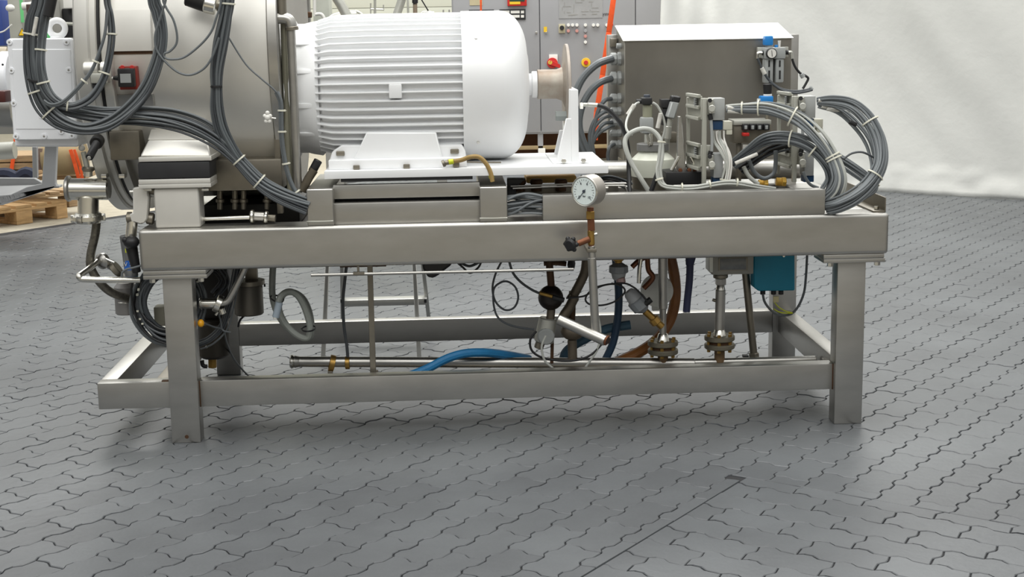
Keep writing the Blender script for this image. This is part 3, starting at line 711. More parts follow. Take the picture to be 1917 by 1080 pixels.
#==VESSEL==
# ================================================================ PROCESS VESSEL
VY, VZ, VR = .62, 1.355, .60
def arc_shell(m, x0, x1, r0, r1, z0, z1, n=14):
    a0 = math.asin(max(-1, min(1, (z0-VZ)/r1))); a1 = math.asin(max(-1, min(1, (z1-VZ)/r1))); k = len(m.v)
    for i in range(n+1):
        a = a0+(a1-a0)*i/n
        for x, r in ((x0, r0), (x0, r1-.003), (x0+.003, r1), (x1-.003, r1), (x1, r1-.003), (x1, r0)):
            m.v.append(Vector((x, VY-r*math.cos(a), VZ+r*math.sin(a))))
    for i in range(n):
        for j in range(5): m.f.append((k+i*6+j, k+i*6+j+1, k+(i+1)*6+j+1, k+(i+1)*6+j))
    m.f.append(tuple(k+j for j in range(6))); m.f.append(tuple(k+n*6+j for j in range(6))[::-1])
    return m
def vessel():
    t = thing('process_vessel', 'huge blasted steel drum housing with bolted flange pair at the left', 'vessel', (P(330, 100, VY).x, VY, VZ-VR))
    yf = VY-VR
    def X(u, r=VR): return P(u, 100, VY-r).x
    def cylp(name, u0, u1, r, mt, b=.004):
        x0, x1 = X(u0, r), X(u1, r); return part(name, M().lathe((x0, VY, VZ), (1, 0, 0), [(0, r-b), (b, r), (x1-x0-b, r), (x1-x0, r-b)], 96), mt, t)
    cylp('front_flange', 138, 168, VR, BLAST, .006); cylp('front_flange', 167, 182, VR-.012, BLAST)
    cylp('gasket', 181, 190, VR-.02, RUBBER); cylp('rear_flange', 189, 207, VR-.004, BLAST)
    cylp('drum_body', 206, 503, VR-.045, BLAST); cylp('end_flange', 500, 521, VR-.035, STEEL)
    rb = VR-.045; yb = VY-rb
    def z(v, Y=yb): return P(330, v, Y).z
    part('drum_pad', arc_shell(M(), X(209, rb), X(287, rb), rb-.01, rb+.012, z(94), z(17)), BLAST, t)
    part('dark_slot', arc_shell(M(), X(211, rb), X(286, rb), rb-.01, rb+.003, z(100), z(94)), RUST, t)
    part('lower_pad', arc_shell(M(), X(207, rb), X(281, rb), rb-.01, rb+.01, z(198), z(176)), STEEL, t)
    part('top_ledge', M().box(X(209, rb), X(502, rb), VY-rb*.96, VY-rb*.7, z(16), z(9), .004), STEELD, t)
    part('top_box', M().box(X(211, rb), X(502, rb), VY-rb*.90, VY-.1, z(8), z(-40), .01), STEEL, t)
    part('hinge_barrel', M().cyl((X(156), yf-.004, P(170, 128, yf).z), (X(183), yf-.004, P(170, 128, yf).z), .022), BLAST, t)
    part('hinge_barrel', M().cyl((X(188), yf-.004, P(170, 128, yf).z), (X(201), yf-.004, P(170, 128, yf).z), .022), BLAST, t)
    part('hinge_block', bx(M(), 169, 137, 201, 156, yf-.03, .05, .004), ALU, t)
    part('dark_hinge_nut', bx(M(), 172, 155, 190, 166, yf-.02, .03, .004), RUBBER, t)  # black block below the hinge block
    for u, v in ((240, 392), (186, 324)):
        pass
    part('edge_notch', bx(M(), 189, 326, 199, 334, .16, .04, .002), STEELB, t); part('edge_notch', bx(M(), 222, 326, 233, 334, .17, .04, .002), STEELB, t)
    # support lug with rubber isolator on a pedestal
    Yl = -.012
    part('support_lug', M().prism([P(262, 293, Yl), P(394, 293, Yl), P(388, 262, Yl+.02), P(278, 262, Yl+.02)], (0, .2, 0), .004), BLAST, t)
    part('lug_top', M().prism([P(276, 262, Yl+.02), P(388, 262, Yl+.02), P(384, 242, Yl+.1), P(282, 242, Yl+.1)], (0, .15, -.03), .003), BLAST, t)
    part('lug_lip', bx(M(), 259, 293, 396, 302, Yl-.006, .2, .003), BLAST, t)
    part('rubber_isolator', bx(M(), 258, 303, 393, 334, Yl-.004, .19, .006), RUBBER, t)
    part('isolator_plate', bx(M(), 259, 335, 394, 344, Yl-.006, .2, .002), BLAST, t); part('isolator_plate', bx(M(), 259, 344, 395, 352, Yl-.004, .2, .002), BLAST, t)
    part('pedestal', M().box(P(289, 390, 0).x, P(374, 390, 0).x, 0, .10, ZB, P(330, 352, 0).z, .01, 3), BLAST, t)
    for u in (277, 384): part('bolt', bx(M(), u-7, 353, u+7, 358, .0, .02, .003), STEELB, t)
    # lower saddle and dark filler block
    part('saddle_box', bx(M(), 384, 298, 528, 357, .12, .35, .008), STEELD, t)
    part('saddle_web', bx(M(), 205, 245, 262, 300, .08, .2, .006), STEELD, t)
    part('dark_filler', M().box(P(380, 380, .3).x, P(560, 380, .3).x, .3, .9, ZB-.035, .80, .005), mat('dark_filler_metal', (50, 48, 44), .5, .3, var=.2), t)  # dark block put in to stand for the dark interior under the drum
    for u in (412, 440, 456, 500): part('tie_bolt', cy(cy(M(), u, 356, u, 392, .2, 5), u, 372, u, 379, .2, 8), STEELD, t)
    return X
VX = vessel()
def gear_housing():
    Y = .10
    t = thing('gear_housing', 'white painted rectangular gear housing cover with eye ring at the far left', 'housing', P(80, 275, Y))
    D = .26
    part('cover', pl(M(), [(13, 76), (16, 72), (131, 71), (135, 74), (140, 150), (144, 258), (141, 262), (28, 263), (25, 259), (19, 170)], Y, .03, .004), WHITEG, t)
    part('body', pl(M(), [(16, 78), (130, 78), (146, 275), (28, 275)], Y+.028, D, .006), WHITEG, t)
    part('face_panel', pl(M(), [(22, 92), (132, 92), (138, 242), (29, 242)], Y-.003, .006, .002), WHITEG, t)
    for u, v in ((18, 79), (125, 79), (22, 132), (129, 131), (26, 193), (30, 255), (83, 255), (135, 254), (78, 217), (115, 246)):
        p = P(u, v, Y)
        sc_ = part('screw', M().cyl(p, p+Vector((0, -.005, 0)), 5.2/S(Y), n=18), WHITEG, t)
        part('socket', M().cyl(p+Vector((0, -.0045, 0)), p+Vector((0, -.0062, 0)), 2/S(Y), n=6), FARG, sc_)
    c = P(107, 53, Y+.1); part('eye_ring', M().ring(c, (0, 1, 0), 14/S(Y+.1), 5.6/S(Y+.1), 40, 12), WHITE, t)
    part('eye_shank', cy(M(), 107, 68, 107, 76, Y+.1, 12), WHITE, t)
gear_housing()
def red_valve():
    Y = .05
    t = thing('solenoid_block', 'small black and red solenoid block with grey label on the drum', 'valve', P(236, 145, Y))
    part('red_body', bx(M(), 223, 124, 256, 168, Y-.02, .05, .004), REDD, t)
    f = part('black_cover', bx(M(), 220, 128, 251, 163, Y-.05, .03, .005), BLACK, t)
    part('label_plate', bx(M(), 225, 138, 245, 155, Y-.0515, .002, 0), GREYP, f)
    for u in (229, 247): part('red_cap', M().cyl(P(u, 126, Y-.03), P(u, 126, Y-.045), 4/S(Y)), RED, t)
    part('cable_port', M().cyl(P(222, 146, Y-.03), P(212, 146, Y-.03), 5/S(Y), 3.4/S(Y)), BLACK, t)
    part('indicator', M().ball(P(211, 146, Y-.03), 2.2/S(Y)), FARW, t)
red_valve()
def star_knob():
    Y = .0; t = thing('star_knob', 'small white star knob on a threaded pin at the drum end', 'knob', P(502, 220, Y))
    p = P(501, 220, Y)
    for k in range(5):
        a = k*2*math.pi/5+.3; d = Vector((math.cos(a)*.3, -.1, math.sin(a))); part('lobe', M().ball(p+Vector((math.cos(a)*5, 0, math.sin(a)*8.5))*(1/S(Y)), 4/S(Y)), FARW, t)
    part('hub', M().ball(p, 6/S(Y)), FARW, t); part('pin', M().cyl(p, P(517, 222, Y), 1.8/S(Y)), STEELB, t)
star_knob()
def handle():
    t = thing('locking_lever', 'black round locking lever sticking out of the flange', 'handle', P(185, 262, -.02))
    part('collar', M().cyl(P(184, 262, .02), P(180, 268, -.02), 12/S(0)), BLACK, t)
    part('grip', M().cyl(P(181, 268, -.02), P(167, 295, -.09), 7.5/S(0), 7/S(0)), BLACK, t)
    part('end_screw', M().cyl(P(167, 294, -.088), P(166.6, 296, -.1), 3.4/S(0)), STEELB, t)
handle()
# ---- steel tee fitting and braided hose at the left
def tee():
    Y = .18
    t = thing('steel_tee', 'polished stainless tee with clamp cap left below the flange', 'fitting', P(165, 415, Y))
    part('barrel', cy(M(), 130, 354, 205, 354, Y, 20), STEELB, t); part('end_cap', cy(M(), 124, 353, 133, 353, Y, 24, e=.3), STEEL, t)
    part('neck', cy(M(), 165, 330, 165, 320, Y, 8), STEELB, t); part('neck_clamp', cy(M(), 165, 321, 165, 312, Y, 11.5, e=.3), STEELD, t)
    part('white_plug', M().ball(P(153, 277, Y), 6/S(Y)), FARW, t); part('neck_pipe', cy(M(), 163, 313, 156, 284, Y, 5), ALU, t)
    part('outlet', cy(M(), 165, 366, 165, 402, Y, 19), STEELB, t)
    m = M(); c = P(165, 408, Y); n = part('union_nut', m.cyl(c+Vector((0, 0, .018)), c+Vector((0, 0, -.018)), 28/S(Y), n=24, e=.3), STEELB, t)
    for k in range(6):
        a = k*math.pi/3+.2; part('nut_lug', M().box(-.006, .006, -.006, .006, -.014, .014, .003) and M().obox(c+Vector((math.cos(a), math.sin(a), 0))*(28/S(Y)), (math.cos(a), math.sin(a), 0), (-math.sin(a), math.cos(a), 0), (0, 0, 1), .012, .02, .026, .003), STEELB, t)
tee()
tag(part('braided_hose', tb(M(), [(181, 412, .2), (178, 440, .2), (170, 475, .2), (170, 500, .2), (184, 525, .2), (205, 545, .22), (232, 556, .25), (262, 560, .3)], 8, .2, 12), BRAID), 'braided steel hose hanging in a bow below the steel tee', 'hose')
def bent_handle_pipe():
    Y = .05
    t = thing('bent_drain_pipe', 'polished bent steel pipe with clamp left of the frame corner', 'pipe', P(180, 520, Y))
    part('tube', tb(M(), [(182, 490, Y+.14), (168, 502, Y+.08), (152, 513, Y+.02), (148, 517, Y), (152, 522, Y), (165, 523, Y), (210, 524, Y), (262, 524, Y+.02)], 6, Y, 14), STEELB, t)
    c = P(182, 490, Y+.15)
    part('clamp_disc', M().lathe(c+Vector((.02, .03, 0)), (-.6, -1, -.1), [(0, .02), (.004, .029), (.018, .029), (.024, .022), (.03, .013)], 28), STEEL, t)
    part('branch', tb(M(), [(192, 490, Y+.18), (205, 497, Y+.18), (222, 508, Y+.18), (236, 518, Y+.18)], 7, Y+.18, 12), STEEL, t)
    part('branch_clamp', M().cyl(P(213, 507, Y+.17), P(222, 500, Y+.17), 15/S(Y+.17), n=20), STEELD, t)
    part('clamp_lever', tb(M(), [(198, 484, Y+.12), (214, 491, Y+.12)], 2.5, Y+.1), STEELB, t)
bent_handle_pipe()
def labelled_valve():
    Y = .12
    t = thing('valve_actuator', 'grey cylindrical valve actuator with blue number label beside the beam end', 'valve', P(243, 515, Y))
    part('cylinder', cy(M(), 236, 440, 247, 518, Y, 12), mat('grey_anodised_tube', (132, 134, 136), .35, .6), t)
    lb = part('blue_label', M().lathe(P(243.5, 486, Y), (P(245.2, 502, Y)-P(243.5, 486, Y)), [(0, 12.4/S(Y)), (18/S(Y), 12.4/S(Y))], 24, False), mat('label_blue', (34, 104, 200), .4), t)
    p = P(242.5, 495, Y-13.2/S(Y)); text('V 27', (p.x, p.y, p.z), 11/S(Y), lb, FARW, 'lettering')
    part('yellow_sticker', M().obox(P(238, 469, Y-12.5/S(Y)), (1, 0, 0), (0, 1, 0), (0, 0, 1), 7/S(Y), .002, 8/S(Y), 0), LIME, t)
    part('green_ring', cy(M(), 248, 516, 249, 524, Y, 10), TEAL, t)
labelled_valve()
def clamp_arm():
    Y = .03
    t = thing('toggle_clamp', 'bright cast clamp arm standing at the left end of the beam', 'arm', P(255, 440, Y))
    part('casting', pl(M(), [(248, 352), (262, 350), (277, 354), (277, 365), (279, 368), (276, 410), (270, 418), (262, 420), (244, 414), (241, 402), (249, 398)], Y, .035, .004), BLAST, t)
    part('tube', cy(M(), 248, 412, 245, 446, Y+.02, 10), STEELB, t)
    part('pivot', M().lathe(P(239, 408, Y+.02), (1, 0, 0), [(-.004, .012), (0, .021), (.014, .021), (.018, .012)], 24), STEELD, t)
    part('bolt', cy(M(), 243, 359, 252, 359, Y+.01, 4), STEELB, t)
    part('bolt', cy(M(), 277, 356, 290, 358, Y+.03, 7), STEELD, t); part('bolt', cy(M(), 275, 408, 288, 410, Y+.03, 11), STEELD, t)
    part('ball_knob', M().ball(P(246, 453, Y-.02), 13/S(Y), (1.15, 1, .9)), BLACK, t)
    part('knob_lobe', M().ball(P(234, 449, Y-.03), 6/S(Y)), BLACK, t)
    part('knob_neck', cy(M(), 246, 462, 256, 510, Y+.01, 11, 8), BLACK, t)
clamp_arm()
tag(part('signal_cable', tb(M(), [(264, 497, .0), (250, 501, 0), (237, 504, 0), (229, 510, 0), (228, 518, 0)], 2, 0), CABLE), 'short grey cable curling over the blue number label', 'cable')
# ---- steam pipes between vessel and motor
def riser():
    Y = .10
    t = thing('riser_pipes', 'pair of dull steel riser pipes with top elbow between drum and motor', 'pipe', P(540, 400, Y))
    part('pipe', tb(M(), [(532, 44, Y+.03), (537, 200, Y+.03), (545, 366, Y+.03)], 7, Y, 16), mat('green_grey_pipe', (142, 140, 124), .45, .5), t)
    part('pipe', tb(M(), [(544, 38, Y), (551, 200, Y), (558, 360, Y)], 8, Y, 16), STEEL, t)
    part('elbow', tb(M(), [(516, 34, Y), (530, 34, Y), (540, 37, Y), (545, 46, Y), (546, 56, Y)], 10.5, Y, 16), STEEL, t)
    part('elbow_collar', cy(M(), 546, 50, 547, 57, Y, 12), STEELD, t)
    part('union', cy(M(), 510, 34, 520, 34, Y, 9), STEELD, t); part('riser_top', cy(M(), 528, 28, 526, -15, Y, 9), STEELD, t); part('brass_union', cy(M(), 528, 14, 527, 2, Y, 8), COPPER, t)
    part('strap_plate', bx(M(), 513, 130, 524, 400, Y+.05, .03, .002), STEELD, t)
    part('lower_bend', tb(M(), [(566, 358, Y), (577, 335, Y), (588, 318, Y)], 8, Y, 14), mat('brownish_pipe', (104, 96, 82), .5, .5, var=.15), t)
    part('black_joint', cy(M(), 584, 322, 596, 300, Y+.02, 8), BLACK, t)
riser()
tag(part('grey_conduit', tb(M(), [(428, 70, -.01), (460, 120, -.01), (490, 148, -.01), (515, 170, -.005), (525, 190, 0), (527, 230, 0), (529, 270, 0), (538, 320, 0), (552, 358, 0), (572, 378, 0)], [1.6, 1.6, 1.6, 2.6, 4.4, 4.8, 4.8, 4.6, 4.2, 3.6][0], .0, 8), CABLE), 'single thin grey cable running down the drum to the riser pipes', 'cable')
bdl = bundle('conduit_run', 'short run of grey cables tied in front of the riser pipes', 'cable', [(518, 172), (526, 192), (527, 230), (529, 270), (538, 320), (552, 356), (570, 376)], 3, 3.2, 2.6, -.0, CABLE, (.25, .42, .62, .88), seed=5)
def top_clamp():
    Y = -.02
    t = thing('pipe_clamp_fitting', 'silver clamp on a dark hose end above the drum', 'clamp', P(396, 15, Y))
    part('band', M().lathe(P(383, 6, Y), P(408, 12, Y)-P(383, 6, Y), [(0, 14/S(Y)), (.004, 17/S(Y)), (.036, 17/S(Y)), (.04, 14/S(Y))], 24), STEELB, t)
    part('hose_end', cy(M(), 350, -8, 390, 6, Y+.03, 18), BLACK, t); part('collar', cy(M(), 404, 10, 412, 8, Y, 13), STEELD, t)
    part('dark_arm', bx(M(), 425, -20, 500, 8, .1, .05, .006), RUST, t)
top_clamp()
#==CABLES==
# ================================================================ CABLE RUNS ON THE LEFT
MG = [CABLE, CABLED, CABLE, CABLED]
bundle('cable_loop', 'large outer loop of grey control cables sweeping round the white housing and drum', 'cable loop',
       [(74, -150, -.10, 11), (74, -12, -.10, 11), (62, 40, -.10, 12), (58, 95, -.10, 11), (64, 150, -.11, 12), (82, 195, -.11, 15), (112, 225, -.11, 13), (155, 240, -.11, 9), (200, 232, -.10, 12), (240, 205, -.09, 12), (272, 168, -.08, 12), (293, 120, -.07, 11), (303, 70, -.06, 9), (296, 25, -.05, 10), (287, -12, -.05, 9), (287, -150, -.05, 9)],
       20, 11, 2.8, -.1, mats=MG, ties=(.17, .30, .37), seed=11)
bundle('cable_loop', 'smaller inner loop of grey control cables left of the red solenoid block', 'cable loop',
       [(92, -150, -.13, 7), (92, -12, -.13, 7), (84, 30, -.13, 7), (77, 80, -.13, 6), (75, 125, -.14, 7), (84, 165, -.14, 8), (105, 190, -.14, 7), (135, 198, -.13, 5), (168, 183, -.12, 6), (190, 152, -.11, 6), (202, 115, -.10, 6), (209, 70, -.09, 6), (207, 30, -.08, 5), (200, -12, -.07, 5), (200, -150, -.07, 5)],
       11, 6.5, 2.6, -.13, mats=MG, ties=(.24, .34, .48, .68, .80, .93), seed=12)
bundle('cable_loop', 'thin pair of grey cables swinging left of the inner cable loop', 'cable loop',
       [(200, 18, -.10), (196, 60, -.11), (186, 95, -.12), (172, 130, -.13), (150, 160, -.14), (120, 190, -.15), (96, 197, -.15), (80, 188, -.15)],
       3, 2.6, 2.6, -.12, mats=MG, ties=(.38, .55), seed=13)
bundle('cable_run', 'long curved run of grey cables from the loops over the support lug into the bracket', 'cable run',
       [(92, 196, -.09, 9), (140, 208, -.08, 11), (200, 216, -.06, 13), (260, 216, -.05, 15), (320, 222, -.04, 17), (370, 238, -.035, 17), (415, 266, -.03, 14), (447, 300, -.03, 9), (485, 340, -.03, 11), (525, 365, -.025, 14), (578, 386, -.01, 16)],
       20, 14, 2.8, -.05, mats=MG, ties=(.70, .805), seed=14)
bundle('hanging_cables', 'vertical bundle of grey cables hanging down the middle of the drum', 'cable run',
       [(424, -150, -.06, 11), (424, -12, -.06, 11), (421, 30, -.06, 9), (412, 80, -.06, 11), (405, 130, -.055, 9), (405, 165, -.05, 7), (406, 205, -.045, 9), (415, 245, -.04, 10), (436, 285, -.035, 9), (450, 305, -.03, 8)],
       15, 9, 2.7, -.06, mats=MG, ties=(.155,), seed=15)
tag(part('black_tie', M().add(*tie(P(406, 162, -.055), Vector((0, 0, 1)), 9/S(0), 7/S(0), .004)), BLACK), 'black cable tie round the middle of the hanging cable bundle', 'cable tie')
tag(part('black_tie', M().add(*tie(P(69, 152, -.11), Vector((.2, 0, 1)).normalized(), 14/S(0), 11/S(0), .004)), BLACK), 'black cable tie round the outer cable loop in front of the white housing', 'cable tie')
tag(part('protective_sleeve', cy(M(), 120, -110, 90, 31, -.15, 9.5), BLACK), 'thick black protective sleeve on the cables above the white housing', 'sleeve')
tag(part('marker_sleeve', cy(M(), 69, 32, 62, 67, -.155, 3.4), SLEEVE), 'pale printed marker sleeve on a cable above the white housing', 'sleeve')
for i, (pts, l) in enumerate((([(300, -120), (304, -12), (310, 12), (324, 36), (331, 62), (330, 82), (318, 96), (308, 100), (308, 107), (320, 111), (345, 107), (375, 84), (395, 60), (404, 36), (414, 2), (418, -60)], 'thin grey cable with a tight fold hanging across the drum top'),
                              ([(322, -120), (312, -12), (305, 18), (296, 45), (290, 70), (294, 95), (312, 118), (335, 136), (358, 140), (382, 128), (398, 105), (410, 70)], 'lower thin grey cable drooping across the drum front'))):
    tag(part('thin_cable', tb(M(), pts, 2.1, -.08, 8), CABLE), l, 'cable', 'thin grey cables drooping on the drum')
# cables leaving the bracket towards the channel cover
bundle('channel_cables', 'flat bundle of grey cables entering the long channel cover', 'cable run',
       [(946, 386, .02, 15), (970, 384, .02, 16), (995, 384, .02, 15), (1024, 385, .02, 15)], 16, 15, 2.9, .02, mats=[CABLER, CABLE], seed=16, flat=.9)
tag(part('arched_cable', tb(M(), [(950, 374, .0), (968, 366, .0), (990, 363, .0), (1018, 368, .0)], 3, 0), CABLE), 'single arched grey cable on top of the flat bundle beside the channel cover', 'cable')
# ================================================================ RIGHT HAND SIDE: CONTROL ENCLOSURE
def enclosure():
    Y = .72; t = thing('control_enclosure', 'wide stainless control enclosure with sloping bright roof on posts', 'enclosure', P(1320, 300, Y))
    x0, x1 = P(1169, 180, Y).x, P(1481, 180, Y).x; zt = P(1320, 73, Y).z; zb_ = P(1320, 300, Y).z; Yr = Y+.26
    zr = P(1305, 47, Yr).z
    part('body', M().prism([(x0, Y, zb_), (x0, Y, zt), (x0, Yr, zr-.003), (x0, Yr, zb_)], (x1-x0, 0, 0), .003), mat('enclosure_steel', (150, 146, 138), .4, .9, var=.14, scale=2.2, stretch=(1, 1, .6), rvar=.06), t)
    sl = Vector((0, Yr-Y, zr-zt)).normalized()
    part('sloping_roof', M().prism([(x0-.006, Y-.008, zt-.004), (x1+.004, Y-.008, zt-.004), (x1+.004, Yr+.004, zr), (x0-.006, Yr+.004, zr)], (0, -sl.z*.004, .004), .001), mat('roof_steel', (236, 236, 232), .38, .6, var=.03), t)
    part('mounting_post', M().box(P(1137, 190, Yr).x, P(1156, 190, Yr).x, Yr-.02, Yr+.03, ZB-.05, P(1146, 65, Yr).z, .003), STEEL, t)
    part('mounting_post', M().box(x1+.004, P(1488, 190, Yr).x, Yr-.05, Yr+.03, ZB-.05, P(1484, 64, Yr).z, .003), STEEL, t)
    part('lug', bx(M(), 1143, 72, 1155, 88, Yr-.05, .05, .003), STEELD, t)
    xs = x0
    for v, r in ((110, 12), (146, 12.5), (184, 9.5), (208, 8), (229, 7.5), (249, 7), (270, 8)):
        c = P(1166, v, Y+.12); g = part('cable_gland', M().lathe((xs, Y+.12, c.z), (-1, 0, 0), [(0, r*1.05/S(Y)), (.012, r*1.05/S(Y)), (.014, r*.8/S(Y)), (.02, r*.98/S(Y)), (.038, r*.98/S(Y)), (.044, r*.6/S(Y))], 8), GREYP, t, ang=30)
    part('small_gland', cy(M(), 1164, 86, 1154, 86, Y+.1, 5), GREYP, t)
    return Y, x0
EY, EX = enclosure()
def gl(v): return P(1152, v, EY+.11)
for v, r, pts, l in ((110, 6.5, [(1146, 110), (1118, 120), (1092, 145), (1077, 178), (1072, 215), (1080, 255), (1098, 300)], 'thick grey cable arching down from the topmost gland of the enclosure'),
                     (146, 6.2, [(1144, 147), (1122, 155), (1102, 175), (1088, 205), (1085, 240), (1098, 280), (1112, 304)], 'thick grey cable arching down from the second gland of the enclosure'),
                     (184, 3.8, [(1144, 185), (1132, 188), (1121, 205), (1114, 230), (1108, 262), (1114, 304)], 'grey cable leaving the third gland of the enclosure'),
                     (208, 3.6, [(1145, 208), (1130, 210), (1113, 226), (1104, 255), (1108, 303)], 'grey cable leaving the fourth gland of the enclosure'),
                     (229, 3.2, [(1146, 229), (1130, 232), (1116, 250), (1108, 275), (1112, 303)], 'grey cable leaving the fifth gland of the enclosure'),
                     (249, 3, [(1147, 216), (1128, 222), (1110, 244), (1102, 275), (1104, 303)], 'grey cable squeezed between the glands of the enclosure'),
                     (271, 3, [(1148, 236), (1140, 238), (1121, 250), (1110, 268), (1106, 290)], 'thin grey cable curling below the fifth gland'),
                     (270, 3, [(1150, 270), (1141, 276), (1138, 295), (1146, 318), (1160, 340)], 'grey cable bowing down from the lowest gland')):
    tag(part('gland_cable', tb(M(), [(u, q, EY+.1 if i == 0 else EY+.06) for i, (u, q) in enumerate(pts)], r*1.08, EY, 10), CABLE), l, 'cable', 'cables from the enclosure glands')
tag(part('black_hose', tb(M(), [(1118, 197, .25), (1135, 203, .25), (1155, 222, .25), (1168, 245, .25), (1176, 280, .25), (1177, 320, .25), (1179, 360, .2)], 4.2, .25, 10), BLACK), 'black hose curving down in front of the enclosure corner', 'hose')
tag(part('hose_fitting', cy(cy(cy(M(), 1090, 196, 1100, 196, .25, 3.5), 1100, 196, 1119, 197, .25, 4), 1086, 197, 1091, 197, .25, 5), ALU), 'pale threaded end fitting of the black hose beside the white bracket', 'fitting')
def frl():
    Y = .62; t = thing('air_filter_unit', 'compact grey air filter regulator with gauge and blue knob on the enclosure', 'regulator', P(1453, 160, Y))
    part('head_block', bx(M(), 1432, 89, 1471, 110, Y, .07, .004), GREYP, t)
    part('back_plate', bx(M(), 1418, 88, 1476, 108, Y+.06, .02, .002), ALU, t)
    part('blue_knob', bx(M(), 1432, 67, 1448, 85, Y+.01, .045, .006), BLUE, t, label='blue regulator knob')
    part('knob_base', cy(M(), 1440, 84, 1440, 90, Y+.03, 7), GREYP, t)
    part('blue_cap', cy(M(), 1453, 84, 1453, 90, Y+.03, 3.2), BLUE, t, label='small blue cap'); part('sight_dome', cy(M(), 1459, 76, 1459, 90, Y+.03, 3, 1.8), FARW, t)
    g = P(1445, 100, Y-.015); part('gauge_case', M().lathe(g, (0, 1, 0), [(0, 9/S(Y)), (.002, 10/S(Y)), (.018, 10/S(Y))], 28), BLACK, t)
    d = part('dial', M().lathe(g+Vector((0, -.0008, 0)), (0, 1, 0), [(0, 8.2/S(Y)), (.0014, 8.2/S(Y))], 28), FARW, t)
    part('needle', M().obox(g+Vector((0, -.002, 0)), (1, 0, .1), (0, 1, 0), (-.1, 0, 1), .0018, .001, 11/S(Y), 0), BLACK, d)
    for u0, u1, vb in ((1432, 1448, 156), (1452, 1468, 155)):
        b = part('bowl', bx(M(), u0, 109, u1, vb, Y+.005, .055, .008), GREYP, t)
        for v0, v1 in ((113, 125), (132, 148)): part('sight_slot', bx(M(), (u0+u1)/2-1.5, v0, (u0+u1)/2+1.5, v1, Y+.003, .005, 0), BLACK, b)
    part('black_port', cy(M(), 1426, 99, 1433, 99, Y+.03, 4.5), BLACK, t); part('black_port', cy(M(), 1471, 98, 1477, 98, Y+.03, 4.5), BLACK, t)
    part('elbow', tb(M(), [(1427, 99), (1420, 99), (1418, 103), (1418, 110)], 3, Y+.02), STEELB, t); part('elbow', tb(M(), [(1476, 98), (1481, 98), (1482, 102), (1483, 110)], 3, Y+.02), ALU, t)
frl()
tag(part('air_hose', tb(M(), [(1418, 109), (1422, 118), (1428, 132), (1440, 150), (1458, 164), (1478, 170), (1500, 170), (1519, 166)], 2.3, .6), CABLED), 'black air hose looping from the left port of the air filter unit', 'hose', 'air hoses of the filter unit')
tag(part('hose_tag', cy(M(), 1426, 127, 1432, 139, .6, 4), SLEEVE), 'pale sleeve on the left air hose of the filter unit', 'sleeve')
tag(part('air_hose', tb(M(), [(1483, 110), (1488, 124), (1498, 137), (1508, 142), (1513, 147), (1509, 156), (1503, 166)], 2.3, .6), BLACK), 'black air hose looping from the right port of the air filter unit', 'hose', 'air hoses of the filter unit')
tag(part('hose_clip', cy(cy(M(), 1500, 138, 1504, 145, .6, 4.5), 1516, 163, 1521, 168, .6, 3.5), GREYP), 'grey clip where the right air hose folds back', 'clip')
tag(part('air_hose', tb(M(), [(1440, 152), (1462, 168), (1486, 174), (1506, 172), (1521, 168)], 2.2, .59), CABLED), 'lower of the two dark air hoses crossing below the filter unit', 'hose', 'air hoses of the filter unit')
def regulator():
    Y = .5; t = thing('pressure_regulator', 'blue pressure regulator with black knob below the air filter unit', 'regulator', P(1437, 192, Y))
    part('black_knob', cy(M(), 1437, 157, 1437, 176, Y, 8.5, 7.5), BLACK, t); part('white_ring', cy(M(), 1437, 176, 1437, 180, Y, 8), FARW, t)
    part('blue_body', bx(M(), 1425, 180, 1448, 193, Y-.02, .05, .005), BLUE, t); part('side_port', cy(M(), 1425, 189, 1417, 189, Y, 4.5), GREYP, t)
    part('stem', cy(M(), 1437, 193, 1437, 230, Y, 4), STEELD, t)
regulator()
